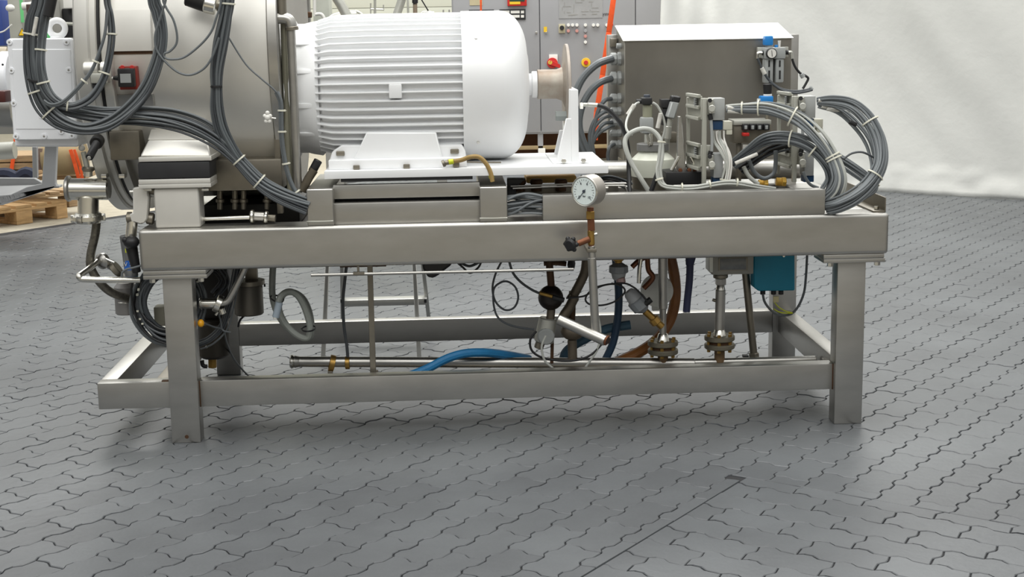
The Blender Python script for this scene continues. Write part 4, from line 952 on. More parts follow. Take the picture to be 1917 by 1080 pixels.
# ---- two cast valve terminal frames
def terminal(du, dv, Y, label, third=True):
    sx_ = S(Y); t = thing('valve_terminal', label, 'valve terminal', P(1320+du, 350+dv, Y), 'cast aluminium valve terminals')
    def B(name, u0, v0, u1, v1, y, d, mt, b=.003, par=None, lab=None): return part(name, bx(M(), u0+du, v0+dv, u1+du, v1+dv, y, d, b), mt, par or t, label=lab)
    # two depth-going cast side modules (open frames)
    for (va, vb) in ((178, 222), (270, 316)):
        m = M(); xl = P(1289+du, va+dv, Y+.14).x; xr = P(1312+du, va+dv, Y).x
        za = P(1312+du, va+2+dv, Y).z; zb_ = P(1312+du, vb+dv, Y).z
        part('module_side', M().prism([(xl, Y+.14, za), (xr, Y, za), (xr, Y, zb_), (xl, Y+.14, zb_)], (.006, .004, 0), .001), ALUP, t)
        for q in (0, .5, 1):
            z_ = za+(zb_-za)*q; part('module_rib', M().prism([(xl, Y+.14, z_-.006), (xr, Y, z_-.006), (xr, Y, z_+.006), (xl, Y+.14, z_+.006)], (-.012, -.008, 0), .001), ALUP, t)
        for k in range(4):
            zz = za+(zb_-za)*(.14+.09*k); part('body_ridge', M().prism([(xl+.02, Y+.115, zz-.002), (xr-.012, Y+.018, zz-.002), (xr-.012, Y+.018, zz+.002), (xl+.02, Y+.115, zz+.002)], (-.008, -.004, 0), 0), GREYP, t)
    B('rear_post', 1286, 182, 1292, 330, Y+.14, .02, ALUP)
    B('front_post', 1315, 184, 1323, 345, Y-.02, .02, ALUP)
    for v in (184, 272): B('post_plate', 1312, v, 1335, v+40, Y-.012, .02, ALUP)
    B('valve_block', 1331, 184, 1357, 225, Y-.01, .07, mat('satin_grey_block', (168, 170, 168), .5)); B('valve_block', 1336, 288, 1354, 333, Y-.01, .07, mat('satin_grey_block', (160, 162, 162), .5))
    B('blue_cap', 1333, 226, 1354, 243, Y, .05, NAVY, lab='dark blue end cap'); B('blue_cap', 1335, 332, 1354, 345, Y, .05, NAVY, lab='dark blue end cap')
    B('plug_connector', 1354, 227, 1371, 243, Y-.01, .05, mat('cream_plug', (200, 198, 182), .5)); B('plug_connector', 1360, 243, 1371, 252, Y-.008, .04, mat('cream_plug', (200, 198, 182), .5))
    for v in (198, 303):
        f = part('fitting_body', cy(M(), 1330+du, v-12+dv, 1333+du, v+14+dv, Y-.02, 6), ALU, t)
        part('hex_nut', M().cyl(P(1333+du, v+5+dv, Y-.03), P(1333+du, v+5+dv, Y-.05), 6.5/sx_, n=8), ALU, f)
        part('black_elbow', tb(M(), [(1329+du, v+(16 if v < 250 else -12)+dv, Y-.02), (1331+du, v+(26 if v < 250 else -20)+dv, Y-.02)], 4.5, Y), BLACK, t)
        part('black_port', M().cyl(P(1329+du, v-10+dv, Y-.035), P(1329+du, v-10+dv, Y-.045), 4/sx_), BLACK, t)
    part('air_tube', tb(M(), [(1331+du, 222+dv, Y-.02), (1333+du, 260+dv, Y-.02), (1332+du, 288+dv, Y-.02)], 2.8, Y), GREYP, t)
terminal(0, 0, .16, 'left cast aluminium valve terminal with white tubes standing behind the cover')
terminal(170, -4, .20, 'right cast aluminium valve terminal standing inside the big cable loops')
bundle('white_tubes', 'flat row of white air tubes hanging from the left valve terminal', 'tubes',
       [(1345, 245, .15, 9), (1346, 262, .15, 10), (1355, 280, .13, 9), (1362, 300, .12, 8), (1362, 320, .12, 8), (1358, 342, .12, 8)], 7, 9, 2.1, .15, mats=[CABLEL, FARW], ties=(.95,), seed=21, flat=.2, part_name='tube')
def manifold():
    Y = .45; t = thing('solenoid_manifold', 'row of four small solenoid valves on a silver manifold behind the cable loops', 'manifold', P(1410, 270, Y))
    part('rail', bx(M(), 1374, 225, 1444, 234, Y, .12, .003), ALU, t); part('base', bx(M(), 1374, 234, 1444, 268, Y+.01, .08, .003), STEELD, t); part('post', bx(M(), 1380, 268, 1388, 350, Y+.03, .03, .002), STEELD, t)
    for k in range(4):
        u = 1391+k*13; b = part('valve_coil', bx(M(), u, 232, u+11, 244, Y-.02, .04, .003), BLACK, t); part('coil_face', bx(M(), u+3, 235, u+8, 242, Y-.024, .005, .001), GREYP, b)
    part('red_plug', bx(M(), 1392, 249, 1403, 255, Y-.03, .04, .002), RED, t, label='red plug')
    for u in (1391, 1403): part('cream_tag', bx(M(), u, 271, u+10, 284, Y, .01, .001), SLEEVE, t)
manifold()
def bottle():
    Y = .42; s = S(Y); t = thing('diaphragm_pot', 'milky white plastic pot with grey lid and valve head on top', 'pot', P(1222, 345, Y))
    c = P(1222, 345, Y); zl = lambda v: P(1222, v, Y).z-c.z
    part('pot', M().lathe(c, (0, 0, 1), [(zl(345), 38/s), (zl(330), 38/s), (zl(329), 40/s), (zl(303), 41/s), (zl(297), 40/s), (zl(284), 26/s), (zl(280), 25/s)], 36), PLASTIC, t)
    part('dark_base', M().lathe(c, (0, 0, 1), [(zl(352), 39/s), (zl(330), 39.5/s)], 36), STEELD, t)
    part('lid', M().lathe(c, (0, 0, 1), [(zl(282), 27/s), (zl(281), 30/s), (zl(269), 30/s), (zl(268), 28/s)], 36), mat('grey_lid', (118, 118, 116), .5), t)
    part('valve_body', bx(M(), 1201, 220, 1224, 250, Y-.03, .06, .008), GREYP, t); part('valve_stem', cy(M(), 1212, 196, 1212, 222, Y, 9), mat('olive_tube', (150, 150, 130), .4), t); part('lower_stem', cy(M(), 1212, 250, 1212, 270, Y, 6), ALU, t)
    part('top_coil', bx(M(), 1202, 183, 1221, 196, Y-.03, .06, .004), BLACK, t); part('coil_cap', cy(M(), 1211, 177, 1211, 184, Y, 6), mat('slate_plastic', (72, 78, 88), .5), t)
    part('plug', cy(M(), 1203, 190, 1191, 190, Y, 4.5), BLACK, t)
    for k in range(2): part('shackle', tb(M(), [(1210+k*6, 252), (1213+k*5, 262), (1216+k*4, 272), (1219+k*2, 262), (1217+k*4, 250)], 2, Y-.06), STEELB, t)
bottle()
def angled_valve():
    Y = .36; t = thing('angled_sensor', 'grey angled sensor head with black cap right of the white pot', 'sensor', P(1245, 300, Y))
    part('sensor_head', pl(M(), [(1258, 190), (1272, 192), (1263, 223), (1249, 220)], Y, .06, .004), GREYP, t)
    part('black_cap', pl(M(), [(1259, 179), (1275, 181), (1272, 193), (1257, 190)], Y, .06, .004), BLACK, t)
    part('neck', cy(cy(M(), 1255, 222, 1251, 245, Y+.03, 5.5), 1251, 236, 1249, 260, Y+.03, 7), ALU, t)
    part('black_block', bx(M(), 1238, 186, 1256, 202, Y+.05, .06, .004), BLACK, t); part('black_body', bx(M(), 1240, 202, 1254, 235, Y+.06, .05, .005), BLACK, t)
    part('dark_cluster', bx(M(), 1240, 248, 1268, 268, Y+.06, .06, .005), STEELD, t); part('pipe', cy(M(), 1249, 258, 1247, 330, Y+.05, 5), ALU, t)
angled_valve()
def wedge():
    Y = .22; t = thing('tapered_support', 'dull steel tapered upright standing on a black block', 'support', P(1285, 347, Y))
    part('blade', pl(M(), [(1270, 218), (1276, 218), (1285, 322), (1267, 322)], Y+.05, .03, .002), STEEL, t)
    part('black_block', bx(M(), 1247, 322, 1316, 346, Y, .14, .004), BLACK, t)
    for a, b, c_, d in ((1271, 293, 1257, 319), (1293, 293, 1306, 318)): part('bright_lever', cy(M(), a, b, c_, d, Y+.02, 3.4), STEELB, t)
    for u in (1273, 1290, 1300): part('nut', hexbolt(M(), u, 318, Y+.03, 4), COPPER, t)
wedge()
# marker sleeves and white cables round the pot
for pts, l in (([(1196, 192, .38), (1188, 197, .34), (1175, 220, .25), (1172, 238, .18), (1178, 250, .15), (1184, 252, .15)], 'thin white cable from the valve plug down to the white cable arch'),
               ([(1222, 192), (1232, 200), (1243, 225), (1244, 245), (1236, 270)], 'thin white cable between the black coils')):
    tag(part('white_cable', tb(M(), pts, 2.2, .32), CABLEL), l, 'cable', 'thin white cables at the pot')
tag(part('marker_sleeve', cy(M(), 1188, 196, 1175, 215, .31, 4.2), SLEEVE), 'slanted white marker sleeve left of the white pot valve', 'sleeve')
tag(part('marker_sleeve', cy(M(), 1237, 212, 1231, 240, .31, 4), SLEEVE), 'white marker sleeve between pot valve and angled sensor', 'sleeve')
tag(part('white_hose', tb(M(), [(1216, 360, .12), (1200, 335, .12), (1182, 305, .13), (1171, 275, .14), (1172, 258, .15), (1184, 247, .15), (1203, 241, .15), (1222, 245, .15), (1236, 262, .14), (1239, 290, .12), (1235, 318, .1), (1240, 343, .09), (1256, 352, .08), (1290, 352, .08), (1330, 346, .08), (1360, 343, .08), (1390, 347, .08), (1440, 353, .08)], 4.6, .1, 10), CABLEL), 'thick white cable arching over the pot and running along the cover', 'cable')
bundle('white_cable_pair', 'two thinner white cables tied along the thick white cable', 'cable run', [(1238, 262, .10), (1234, 300, .09), (1231, 322, .08), (1238, 344, .07), (1262, 350, .07), (1300, 350, .07), (1350, 342, .07), (1380, 342, .07), (1420, 349, .07), (1455, 354, .07)], 3, 3.5, 2.2, .1, mats=[CABLEL], ties=(.02, .3, .5, .62, .78), seed=23)
tag(part('black_hose', cy(M(), 1233, 318, 1219, 358, .1, 4.6), BLACK), 'short black hose slanting behind the thick white cable', 'hose')
# ---- large grey cable loops at the right end
bundle('cable_fan', 'upper grey cable bundle arching right from the left valve terminal', 'cable run',
       [(1359, 204, .13, 5), (1395, 203, .11, 8), (1440, 204, .08, 12), (1490, 222, .05, 15), (1530, 255, .02, 14), (1558, 292, 0, 10), (1572, 330, -.02, 11), (1566, 358, -.02, 13), (1548, 376, .0, 14)], 19, 12, 2.5, .05, mats=[CABLER, CABLE, CABLER, CABLEL, CABLE], ties=(.12, .20, .37, .63, .66), seed=31)
bundle('cable_fan', 'middle grey cable bundle rising from the manifold and dropping behind the cover end', 'cable run',
       [(1372, 310, .2, 9), (1400, 285, .17, 8), (1435, 262, .12, 11), (1480, 260, .07, 11), (1520, 276, .04, 13), (1548, 305, .02, 13), (1560, 335, .01, 14), (1550, 360, .01, 14), (1540, 378, .02, 10)], 19, 11, 2.5, .08, mats=[CABLE, CABLER, CABLED, CABLER], ties=(.39, .52), seed=32)
bundle('cable_loop', 'big outermost grey cable loop swinging out at the right end of the frame', 'cable loop',
       [(1530, 190, .14, 5), (1560, 189, .10, 8), (1595, 196, .06, 10), (1625, 222, .03, 12), (1645, 262, 0, 12), (1648, 305, -.03, 11), (1628, 342, -.05, 12), (1598, 368, -.06, 13), (1566, 383, -.04, 13), (1543, 388, .0, 12)], 19, 11, 2.6, .02, mats=[CABLE, CABLER, CABLER], ties=(.35, .62,), seed=33)
bundle('cable_loop', 'loose thinner cables hanging inside the big right loop', 'cable loop',
       [(1532, 196, .14, 4), (1570, 205, .12, 7), (1600, 228, .1, 9), (1625, 262, .07, 9), (1635, 300, .04, 6), (1636, 330, 0, 6)], 6, 8, 2.2, .05, mats=[CABLER], seed=34)
bundle('cable_loop', 'flat sweep of grey cables joining the loops from behind on the right', 'cable loop',
       [(1560, 292, .10, 10), (1590, 312, .08, 9), (1622, 335, .05, 8), (1636, 350, .03, 6), (1620, 362, .0, 8), (1590, 376, -.02, 9), (1556, 386, 0, 9)], 10, 8, 2.6, .02, mats=[CABLE, CABLER], ties=(.48,), seed=35)
tag(part('arched_cable', tb(M(), [(1580, 297, .0), (1595, 287, .0), (1615, 285, .0), (1636, 295, .0)], 2, 0), CABLED), 'single dark cable arching between the two right cable loops', 'cable')
for u0, v0, u1, v1, Y, l in ((1361, 201, 1385, 205, .12, 'upper left'), (1362, 208, 1392, 210, .12, 'lower left'), (1532, 188, 1572, 192, .13, 'upper right'), (1538, 199, 1556, 202, .13, 'middle right'), (1548, 204, 1590, 210, .12, 'lower right'), (1376, 306, 1418, 288, .14, 'slanting lower left')):
    tag(part('marker_sleeve', cy(M(), u0, v0, u1, v1, Y, 3.6), SLEEVE), l+' pale marker sleeve on the cable ends at the valve terminals', 'sleeve', 'marker sleeves at the valve terminals')
tag(part('dark_connector', cy(M(), 1590, 228, 1603, 234, .05, 4.5), BLACK), 'small dark connector on a loose cable inside the big right loop', 'connector')
tag(part('grey_tube', tb(M(), [(1452, 282, .2), (1452, 305, .2), (1448, 325, .2), (1430, 334, .2), (1412, 322, .2), (1402, 300, .2)], 4, .2, 10), CABLE), 'grey tube bent in a U between the two valve terminals', 'tube')
tag(part('grey_tube', tb(M(), [(1420, 345, .18), (1402, 330, .18), (1392, 312, .18)], 4, .2, 10), CABLEL), 'short pale tube left of the U bent grey tube', 'tube')
tag(part('grey_tube', tb(M(), [(1504, 322, .1), (1509, 335, .1), (1518, 346, .1), (1532, 352, .1)], 3, .1, 8), CABLE), 'short grey tube curving from the right valve terminal to the cover', 'tube')
bundle('dark_cables', 'dark cables slanting up behind the left valve terminal tubes', 'cable run', [(1385, 318, .3), (1410, 300, .28), (1440, 282, .25), (1475, 272, .2)], 7, 8, 2.4, .25, mats=[CABLED, BLACK], seed=36)
def yellow_fit(u, v, l):
    t = thing('brass_fitting', l, 'fitting', P(u, v, .25)); part('body', cy(M(), u-9, v, u+9, v+1, .25, 8), mat('ochre_brass', (206, 164, 70), .45, .3, var=.1), t); part('nut', M().cyl(P(u+2, v, .23), P(u+9, v, .23), 9/S(.25), n=6), mat('ochre_brass', (206, 164, 70), .45, .3), t)
yellow_fit(1428, 344, 'left yellow brass fitting behind the cover between the terminals'); yellow_fit(1462, 340, 'right yellow brass fitting behind the cover between the terminals')
# ---- pipework lying in the frame behind the cover
tag(part('header_pipe', cy(M(), 1112, 320, 1500, 315, .62, 19), STEEL), 'thick steel pipe lying across the frame below the enclosure', 'pipe')
def nut_bank():
    t = thing('pipe_union_row', 'row of three dark worn pipe unions behind the cable channel', 'fitting', P(1010, 355, .3))
    for u in (973, 1004, 1050):
        part('union', cy(cy(M(), u, 335, u, 346, .3, 12, e=.25), u, 348, u, 358, .3, 10), RUST, t)
    part('manifold_bar', bx(M(), 955, 352, 1075, 372, .32, .06, .004), STEELD, t)
nut_bank()
tag(part('ochre_pad', bx(M(), 985, 330, 1080, 343, .45, .15, .01), mat('ochre_foam', (214, 176, 104), .7, var=.1)), 'ochre foam strip under the white base plate behind the unions', 'strip')
tag(part('tube_line', tb(M(), [(956, 349, .1), (1060, 345, .1), (1172, 343, .1)], 1.9, .1), STEEL), 'upper of two thin steel tubes behind the round gauge', 'tube')
tag(part('tube_line', tb(M(), [(960, 353, .1), (1060, 349, .1), (1158, 347, .1), (1170, 350, .1), (1174, 362, .1)], 1.9, .1), STEEL), 'lower of two thin steel tubes behind the round gauge', 'tube')
tag(part('dark_bracket', pl(M(), [(950, 335), (985, 335), (965, 352), (968, 372), (950, 372)], .12, .05), BLACK), 'dark angular arm beside the right bracket block', 'arm')
bundle('dark_cables', 'tangle of dark cables under the right end of the base plate', 'cable run', [(1085, 335, .35), (1110, 342, .33), (1140, 338, .3), (1165, 345, .3), (1180, 352, .3)], 8, 9, 2, .3, mats=[BLACK, CABLED], seed=38)
tag(part('earth_strap', tb(M(), [(838, 303, .03), (862, 300, .03), (880, 294, .02), (896, 294, .02), (909, 305, .02), (918, 322, .02), (922, 340, .02)], 4.2, .03, 10), TAN), 'ochre earthing cable arching from the base plate to the bracket block', 'cable')
tag(part('earth_lug', cy(cy(M(), 828, 307, 833, 305, .03, 6.5), 833, 305, 846, 303, .03, 4.6), STEELD), 'dark end lug of the ochre earthing cable', 'lug')
for a, b in (((840, 303.5), (849, 302)), ((917, 320), (921, 334))): tag(part('yellow_band', cy(M(), *a, *b, .026, 5), LIME), ('left' if a[0] < 900 else 'right')+' lime yellow band on the ochre earthing cable', 'band')
# ---- pressure gauge with stop valve on its riser
def gauge():
    Y = -.16; s = S(Y); t = thing('pressure_gauge', 'round steel pressure gauge with white dial on worn brass fittings', 'gauge', P(1106, 395, Y))
    d = Vector((.62, .76, .02)).normalized(); c = P(1094, 358, Y-.02)
    part('case', M().lathe(c, d, [(0, 27/s), (.002, 29/s), (.052, 29/s), (.056, 27/s)], 48), mat('satin_gauge_steel', (196, 190, 182), .4, .8), t)
    part('bezel', M().ring(c, d, 27.5/s, 1.6/s, 48, 8), STEELB, t)
    dl = part('dial', M().lathe(c-d*.0012, d, [(0, 25.4/s), (.002, 25.4/s)], 48), DIAL, t)
    n = -d; r = Vector((0, 0, 1)).cross(n).normalized(); u = n.cross(r); o = c+n*.0022
    def q(a, rr): return o+(r*math.sin(a)+u*math.cos(a))*rr
    for k in range(21):
        a = math.radians(-135+k*13.5); l = 2.6 if k % 4 == 0 else 1.4
        T = (r*math.sin(a)+u*math.cos(a)); part('tick', M().obox(q(a, (22.5-l)/s), T.cross(n), n, T, .0010, .0006, l*2/s, 0), BLACK, dl)
    a = math.radians(-140); T = (r*math.sin(a)+u*math.cos(a)); part('needle', M().obox(q(a, 7/s)+n*.001, T.cross(n), n, T, .0022, .001, 24/s, 0), mat('slate_needle', (60, 66, 76), .5), dl)
    part('needle_hub', M().cyl(o, o+n*.003, 3/s), mat('slate_needle', (60, 66, 76), .5), dl)
    rm = Matrix((( r.x, u.x, n.x), (r.y, u.y, n.y), (r.z, u.z, n.z))).to_euler()
    for k, tx in ((0, '0'), (2, '4'), (3, '6'), (5, '10')):
        a = math.radians(-135+k*54); p = q(a, 15.5/s); text(tx, tuple(p), 6.5/s, dl, mat('print_slate', (80, 84, 92), .5), 'numeral', rm)
    text('bar', tuple(q(math.pi, 9/s)), 5/s, dl, mat('print_slate', (80, 84, 92), .5), 'numeral', rm)
    return t
gauge()
def stop_valve():
    Y = -.13; t = thing('stop_valve', 'worn brass stop valve with black hand knob under the round gauge', 'valve', P(1106, 450, Y))
    part('hex_neck', M().cyl(P(1105, 388, Y), P(1105, 396, Y), 7/S(Y), n=6), COPPER, t)
    part('hex_nut', M().cyl(P(1105, 395, Y), P(1105, 410, Y), 8.5/S(Y), n=6), BRASS, t); part('hex_nut', M().cyl(P(1106, 410, Y), P(1107, 432, Y), 7.5/S(Y), n=6), COPPER, t)
    part('valve_body', cy(M(), 1106, 431, 1107, 458, Y, 6.5), BRASS, t); part('side_stem', cy(cy(M(), 1104, 447, 1082, 456, Y-.01, 6), 1084, 455, 1074, 458, Y-.02, 3), COPPER, t)
    k = P(1069, 457, Y-.03); d = Vector((-.55, -.8, -.15)).normalized()
    part('hand_knob', M().lathe(k, d, [(-.008, .010), (-.006, .020), (.008, .022), (.014, .015)], 20), BLACK, t)
    e1 = d.cross(Vector((0, 0, 1))).normalized(); e2 = d.cross(e1)
    for i in range(6):
        a = i*math.pi/3; part('knob_lobe', M().ball(k+(e1*math.cos(a)+e2*math.sin(a))*.021, .008), BLACK, t)
    part('bleed_screw', cy(M(), 1112, 439, 1118, 438, Y, 3), STEELB, t)
    part('lower_hex', M().cyl(P(1107, 456, Y), P(1107, 462, Y), 6/S(Y), n=6), COPPER, t)
stop_valve()
def gauge_riser():
    Y = -.13; t = thing('gauge_riser', 'steel riser pipe carrying the gauge with a slanting stub pipe below', 'pipe', P(1115, 630, Y))
    part('riser', cy(M(), 1107, 460, 1109, 486, Y, 6.8), STEEL, t); part('riser', cy(M(), 1108, 482, 1115, 628, Y, 8), STEEL, t)
    part('wall_clamp', bx(M(), 1099, 466, 1117, 473, Y-.015, .118, .003), STEELD, t); part('stub_pipe', cy(M(), 1046, 598, 1134, 638, Y+.05, 10.5, Y2=Y-.03), STEEL, t)
    p = P(1136, 637, Y-.035); part('open_end', M().ring(p, P(1137, 637, Y-.04)-P(1046, 598, Y+.05), 8.5/S(Y), 2/S(Y), 24, 8), COPPER, t)
    part('bore', M().cyl(p, p+Vector((.004, -.004, -.001)), 7/S(Y)), mat('dark_bore', (40, 24, 18), .8), t)
gauge_riser()
#==UNDER==
# ================================================================ UNDER THE FRAME
def T(name, label, cat, pts, r, Y, mt, grp=None, n=10, sub=6):
    return tag(part(name, tb(M(), pts, r, Y, n, sub), mt), label, cat, grp)
def drain_pipe():
    Y = .32; t = thing('drain_pipe', 'long horizontal steel pipe lying behind the front rail', 'pipe', P(1000, 680, Y))
    part('tube', cy(M(), 548, 677, 1300, 680, Y, 10), STEEL, t); part('thin_tube', cy(M(), 1290, 679, 1527, 673, Y, 7.5), STEEL, t)
    part('end_ferrule', cy(M(), 543, 677, 552, 677, Y, 13.5, 12.5, e=.3), STEELB, t); part('end_ferrule', cy(M(), 551, 677, 562, 677, Y, 12, 10, e=.1), STEEL, t)
    part('pipe_ring', M().lathe(P(616, 679, Y), (1, .1, -.25), [(0, 11/S(Y)), (.002, 16/S(Y)), (.02, 16/S(Y)), (.022, 11/S(Y))], 28), BRASS, t)
    c = P(616, 679, Y); part('ring_lug', M().obox(c+Vector((.004, -.01, -.035)), (1, 0, 0), (0, 1, 0), (0, 0, 1), .018, .02, .016, .004), STEELD, t)
    part('saddle_clip', M().lathe(P(646, 679, Y), (1, 0, 0), [(0, 10/S(Y)), (.002, 12.5/S(Y)), (.016, 12.5/S(Y)), (.018, 10/S(Y))], 24), BRASS, t)
    part('support_bar', bx(M(), 560, 698, 1530, 703, Y-.05, .06, .002), STEELD, t)
drain_pipe()
def flange_valve(u, v1, v2, Yp, label, top):
    Y = Yp; t = thing('flanged_pipe', label, 'pipe', P(u, 680, Y), 'flanged pipe stubs on the drain pipe')
    fm_ = mat('worn_flange_steel', (140, 134, 118), .45, .7, var=.2, scale=12)
    for v in (v1, v2): part('flange', cy(M(), u, v-4.5, u, v+4.5, Y, 29, e=.15, n=32), fm_, t)
    part('gasket', cy(M(), u, v1+3, u, v2-3, Y, 22), RUST, t); part('stub', cy(M(), u, v2+3, u, 678, Y, 10), mat('stained_stub', (128, 104, 76), .5, .4, var=.2, scale=14), t)
    part('weld_cone', cy(M(), u, v1-18, u, v1-3, Y, 9, 13), STEELB, t)
    c = P(u, v1, Y)
    for k in range(6):
        a = k*math.pi/3+.3; o = Vector((math.cos(a), math.sin(a), 0))*(23/S(Y)); z2 = P(u, v2, Y).z
        part('flange_bolt', M().cyl(c+o+Vector((0, 0, .018)), Vector((c.x+o.x, c.y+o.y, z2-.02)), 3.6/S(Y), n=6), BRASS, t)
    return t
ft = flange_valve(1241, 642, 657, .32, 'left flanged pipe stub with angled valve joining the drain pipe', 0)
part('pipe', cy(M(), 1241, 480, 1241, 578, .32, 9), STEEL, ft); part('pipe', cy(M(), 1241, 576, 1241, 628, .32, 6.5), STEEL, ft)
ft = flange_valve(1347, 632, 647, .32, 'right flanged pipe stub rising to the grey sensor box', 0)
part('pipe', cy(M(), 1349, 542, 1347, 618, .32, 9.5), STEEL, ft); part('cone', cy(M(), 1349, 532, 1349, 543, .32, 7, 9), STEELB, ft)
part('hex_coupling', M().cyl(P(1349, 520, .32), P(1349, 533, .32), 11/S(.32), n=6), STEEL, ft); part('hex_coupling', cy(M(), 1349, 513, 1349, 520, .32, 14), STEELD, ft)
part('side_pin', cy(M(), 1340, 563, 1334, 561, .32, 3), STEELD, ft)
def sensor_box():
    Y = .26; t = thing('display_box', 'grey box with small framed window hanging under the front beam', 'box', P(1372, 515, Y))
    part('housing', bx(M(), 1333, 470, 1411, 514, Y, .09, .005), mat('grey_lacquered_box', (150, 148, 140), .5, .2), t); part('window_frame', bx(M(), 1345, 482, 1400, 507, Y-.003, .006, .002), STEELD, t)
    part('window_glass', bx(M(), 1348, 484, 1397, 505, Y-.005, .004, .001), mat('hazy_window', (122, 124, 124), .25, .2, var=.2, scale=30), t)
    part('edge_profile', bx(M(), 1329, 470, 1335, 510, Y-.002, .09, .002), ALU, t)
sensor_box()
def teal_box():
    Y = .34; t = thing('junction_box', 'teal blue plastic junction box hanging under the right end of the beam', 'box', P(1450, 545, Y))
    part('housing', pl(M(), [(1418, 470), (1488, 470), (1488, 544), (1420, 545), (1411, 538), (1411, 470)], Y, .09, .004), TEAL, t)
    for u in (1428, 1448, 1462): part('gland', cy(M(), u, 544, u, 551, Y+.03, 5), BLACK, t)
    part('cover_screw', hexbolt(M(), 1467, 479, Y, 2.6, .004), STEELB, t)
teal_box()
T('box_cable', 'grey cable bowing from the teal box to the right frame leg', 'cable', [(1428, 550), (1432, 566), (1445, 582), (1460, 590), (1480, 588), (1494, 574), (1505, 548), (1509, 515), (1511, 478)], 2.4, .36, CABLE)
T('green_wire', 'thin green yellow wire under the teal box', 'wire', [(1450, 566), (1458, 575), (1470, 582), (1484, 586), (1462, 585), (1448, 578)], 1.1, .35, LIME)
tag(part('wire_tag', bx(M(), 1448, 555, 1458, 566, .33, .01, .001), mat('cream_tag', (206, 196, 150), .6)), 'small cream tag on the wires under the teal box', 'tag')
def strut():
    t = thing('slanting_strut', 'slanting round steel strut between grey box and rail', 'strut', P(1411, 670, .4))
    part('rod', cy(M(), 1395, 505, 1411, 662, .4, 7), STEELD, t); part('foot_nut', M().cyl(P(1411, 660, .4), P(1412, 671, .4), 10/S(.4), n=6), STEELD, t); part('lug', bx(M(), 1392, 666, 1402, 671, .4, .03, .002), BLACK, t)
strut()
def flat_bar():
    Y = .12; t = thing('flat_hanger', 'dull flat steel hanger bar reaching from beam to front rail', 'bar', P(698, 700, Y))
    part('bar', M().prism([P(687, 486, Y), P(697, 486, Y), P(704, 700, Y), P(693, 700, Y)], (0, .012, 0), .001), STEELD, t); part('nut', bx(M(), 703, 693, 708, 699, Y, .01, .002), STEELD, t)
flat_bar()
def spray_rod():
    Y = -.05; t = thing('rod_rail', 'thin straight steel rod hanging below the front beam', 'rod', P(830, 510, Y+.05))
    part('rod', cy(M(), 582, 515, 1074, 504, Y+.02, 3), STEEL, t); part('hanger', cy(M(), 670, 490, 671, 512, Y+.03, 2.2), STEELD, t); part('shoe', bx(M(), 661, 510, 682, 515, Y+.01, .02, .001), STEELD, t)
spray_rod()
tag(part('bracket_plate', bx(M(), 636, 488, 723, 500, .2, .1, .002), RUST), 'rusty bracket plate under the beam left of the middle', 'plate')
def ladder():
    t = thing('step_ladder', 'aluminium step ladder standing behind the machine frame', 'ladder', P(603, 700, 1.12))
    Y = 1.14; Y2 = 1.6
    def leg(a, b, y0, y1, w_):
        p, q = P(*a, y0), P(*b, y1); part('leg', M().prism([p, p+Vector((w_, 0, 0)), q+Vector((w_, 0, 0)), q], (0, .03, 0), .002), LADDER, t)
    g1_ = G(603, 701); g2_ = G(785, 690)
    leg((610, 470), (599, 700), Y+.12, Y, .018); leg((770, 470), (782, 690), Y+.12, Y, .018)
    part('rubber_foot', bx(M(), 597, 692, 608, 702, Y-.01, .05, .003), BLACK, t)
    leg((636, 470), (638, 636), Y2, Y2+.08, .018); leg((785, 470), (803, 632), Y2, Y2+.08, .018)
    zt = P(720, 557, Y2+.03).z; part('rung', M().box(P(643, 560, Y2).x, P(799, 560, Y2).x, Y2-.02, Y2+.06, P(720, 571, Y2).z, zt, .003), LADDER, t)
    for u in (640, 797): part('rung_bolt', bx(M(), u-3, 560, u+2, 567, Y2-.03, .01, .002), BLACK, t)
ladder()
T('dark_hose', 'thin dark hose dropping to the clip on the drain pipe', 'hose', [(650, 486), (645, 530), (642, 565), (644, 610), (649, 645), (651, 668)], 3, .3, CABLED)
T('coiled_hose', 'thick grey hose hanging down and coiled with black ties left of the hanger', 'hose',
  [(513, 480, .2), (510, 520, .2), (511, 560, .2), (524, 595, .2), (548, 622, .2), (574, 634, .22), (583, 622, .24), (580, 588, .26), (568, 560, .27), (548, 547, .26), (530, 552, .24), (522, 575, .20), (533, 604, .17), (556, 627, .15), (576, 632, .15), (580, 610, .15), (570, 575, .15), (556, 552, .15), (540, 546, .14), (525, 556, .12), (519, 578, .11), (516, 592, .10)], 6.2, .2, HOSEG, sub=6)
tag(part('hose_end', cy(M(), 523, 566, 516, 594, .10, 6.8), mat('blue_grey_hose', (150, 162, 172), .45)), 'cut blue grey end of the coiled hose', 'hose')
tag(part('hose_bore', cy(M(), 515.5, 594, 515, 597, .095, 4), SLEEVE), 'pale bore at the cut end of the coiled hose', 'ring')
for (u, v, d, l) in ((519, 559, Vector((.35, 0, 1)), 'upper left'), (578, 615, Vector((0, 0, 1)), 'lower right')):
    tag(part('black_tie', M().add(*tie(P(u, v, .17), d.normalized(), .024, .05, .003)), BLACK), l+' black tie holding the coiled grey hose', 'cable tie')
T('blue_hose', 'bright blue hose arching over the drain pipe', 'hose', [(768, 703, .2), (800, 690, .22), (835, 672, .24), (868, 662, .25), (905, 660, .27), (945, 664, .33), (990, 672, .42)], 8.5, .25, BHOSE)
T('blue_hose', 'dusty dark blue hose curving behind the slanting stub pipe', 'hose', [(1055, 680, .42), (1058, 662, .42), (1072, 648, .42), (1100, 632, .42), (1135, 616, .42), (1180, 608, .42)], 9, .42, mat('faded_blue_hose', (62, 96, 116), .55, var=.2, scale=12))
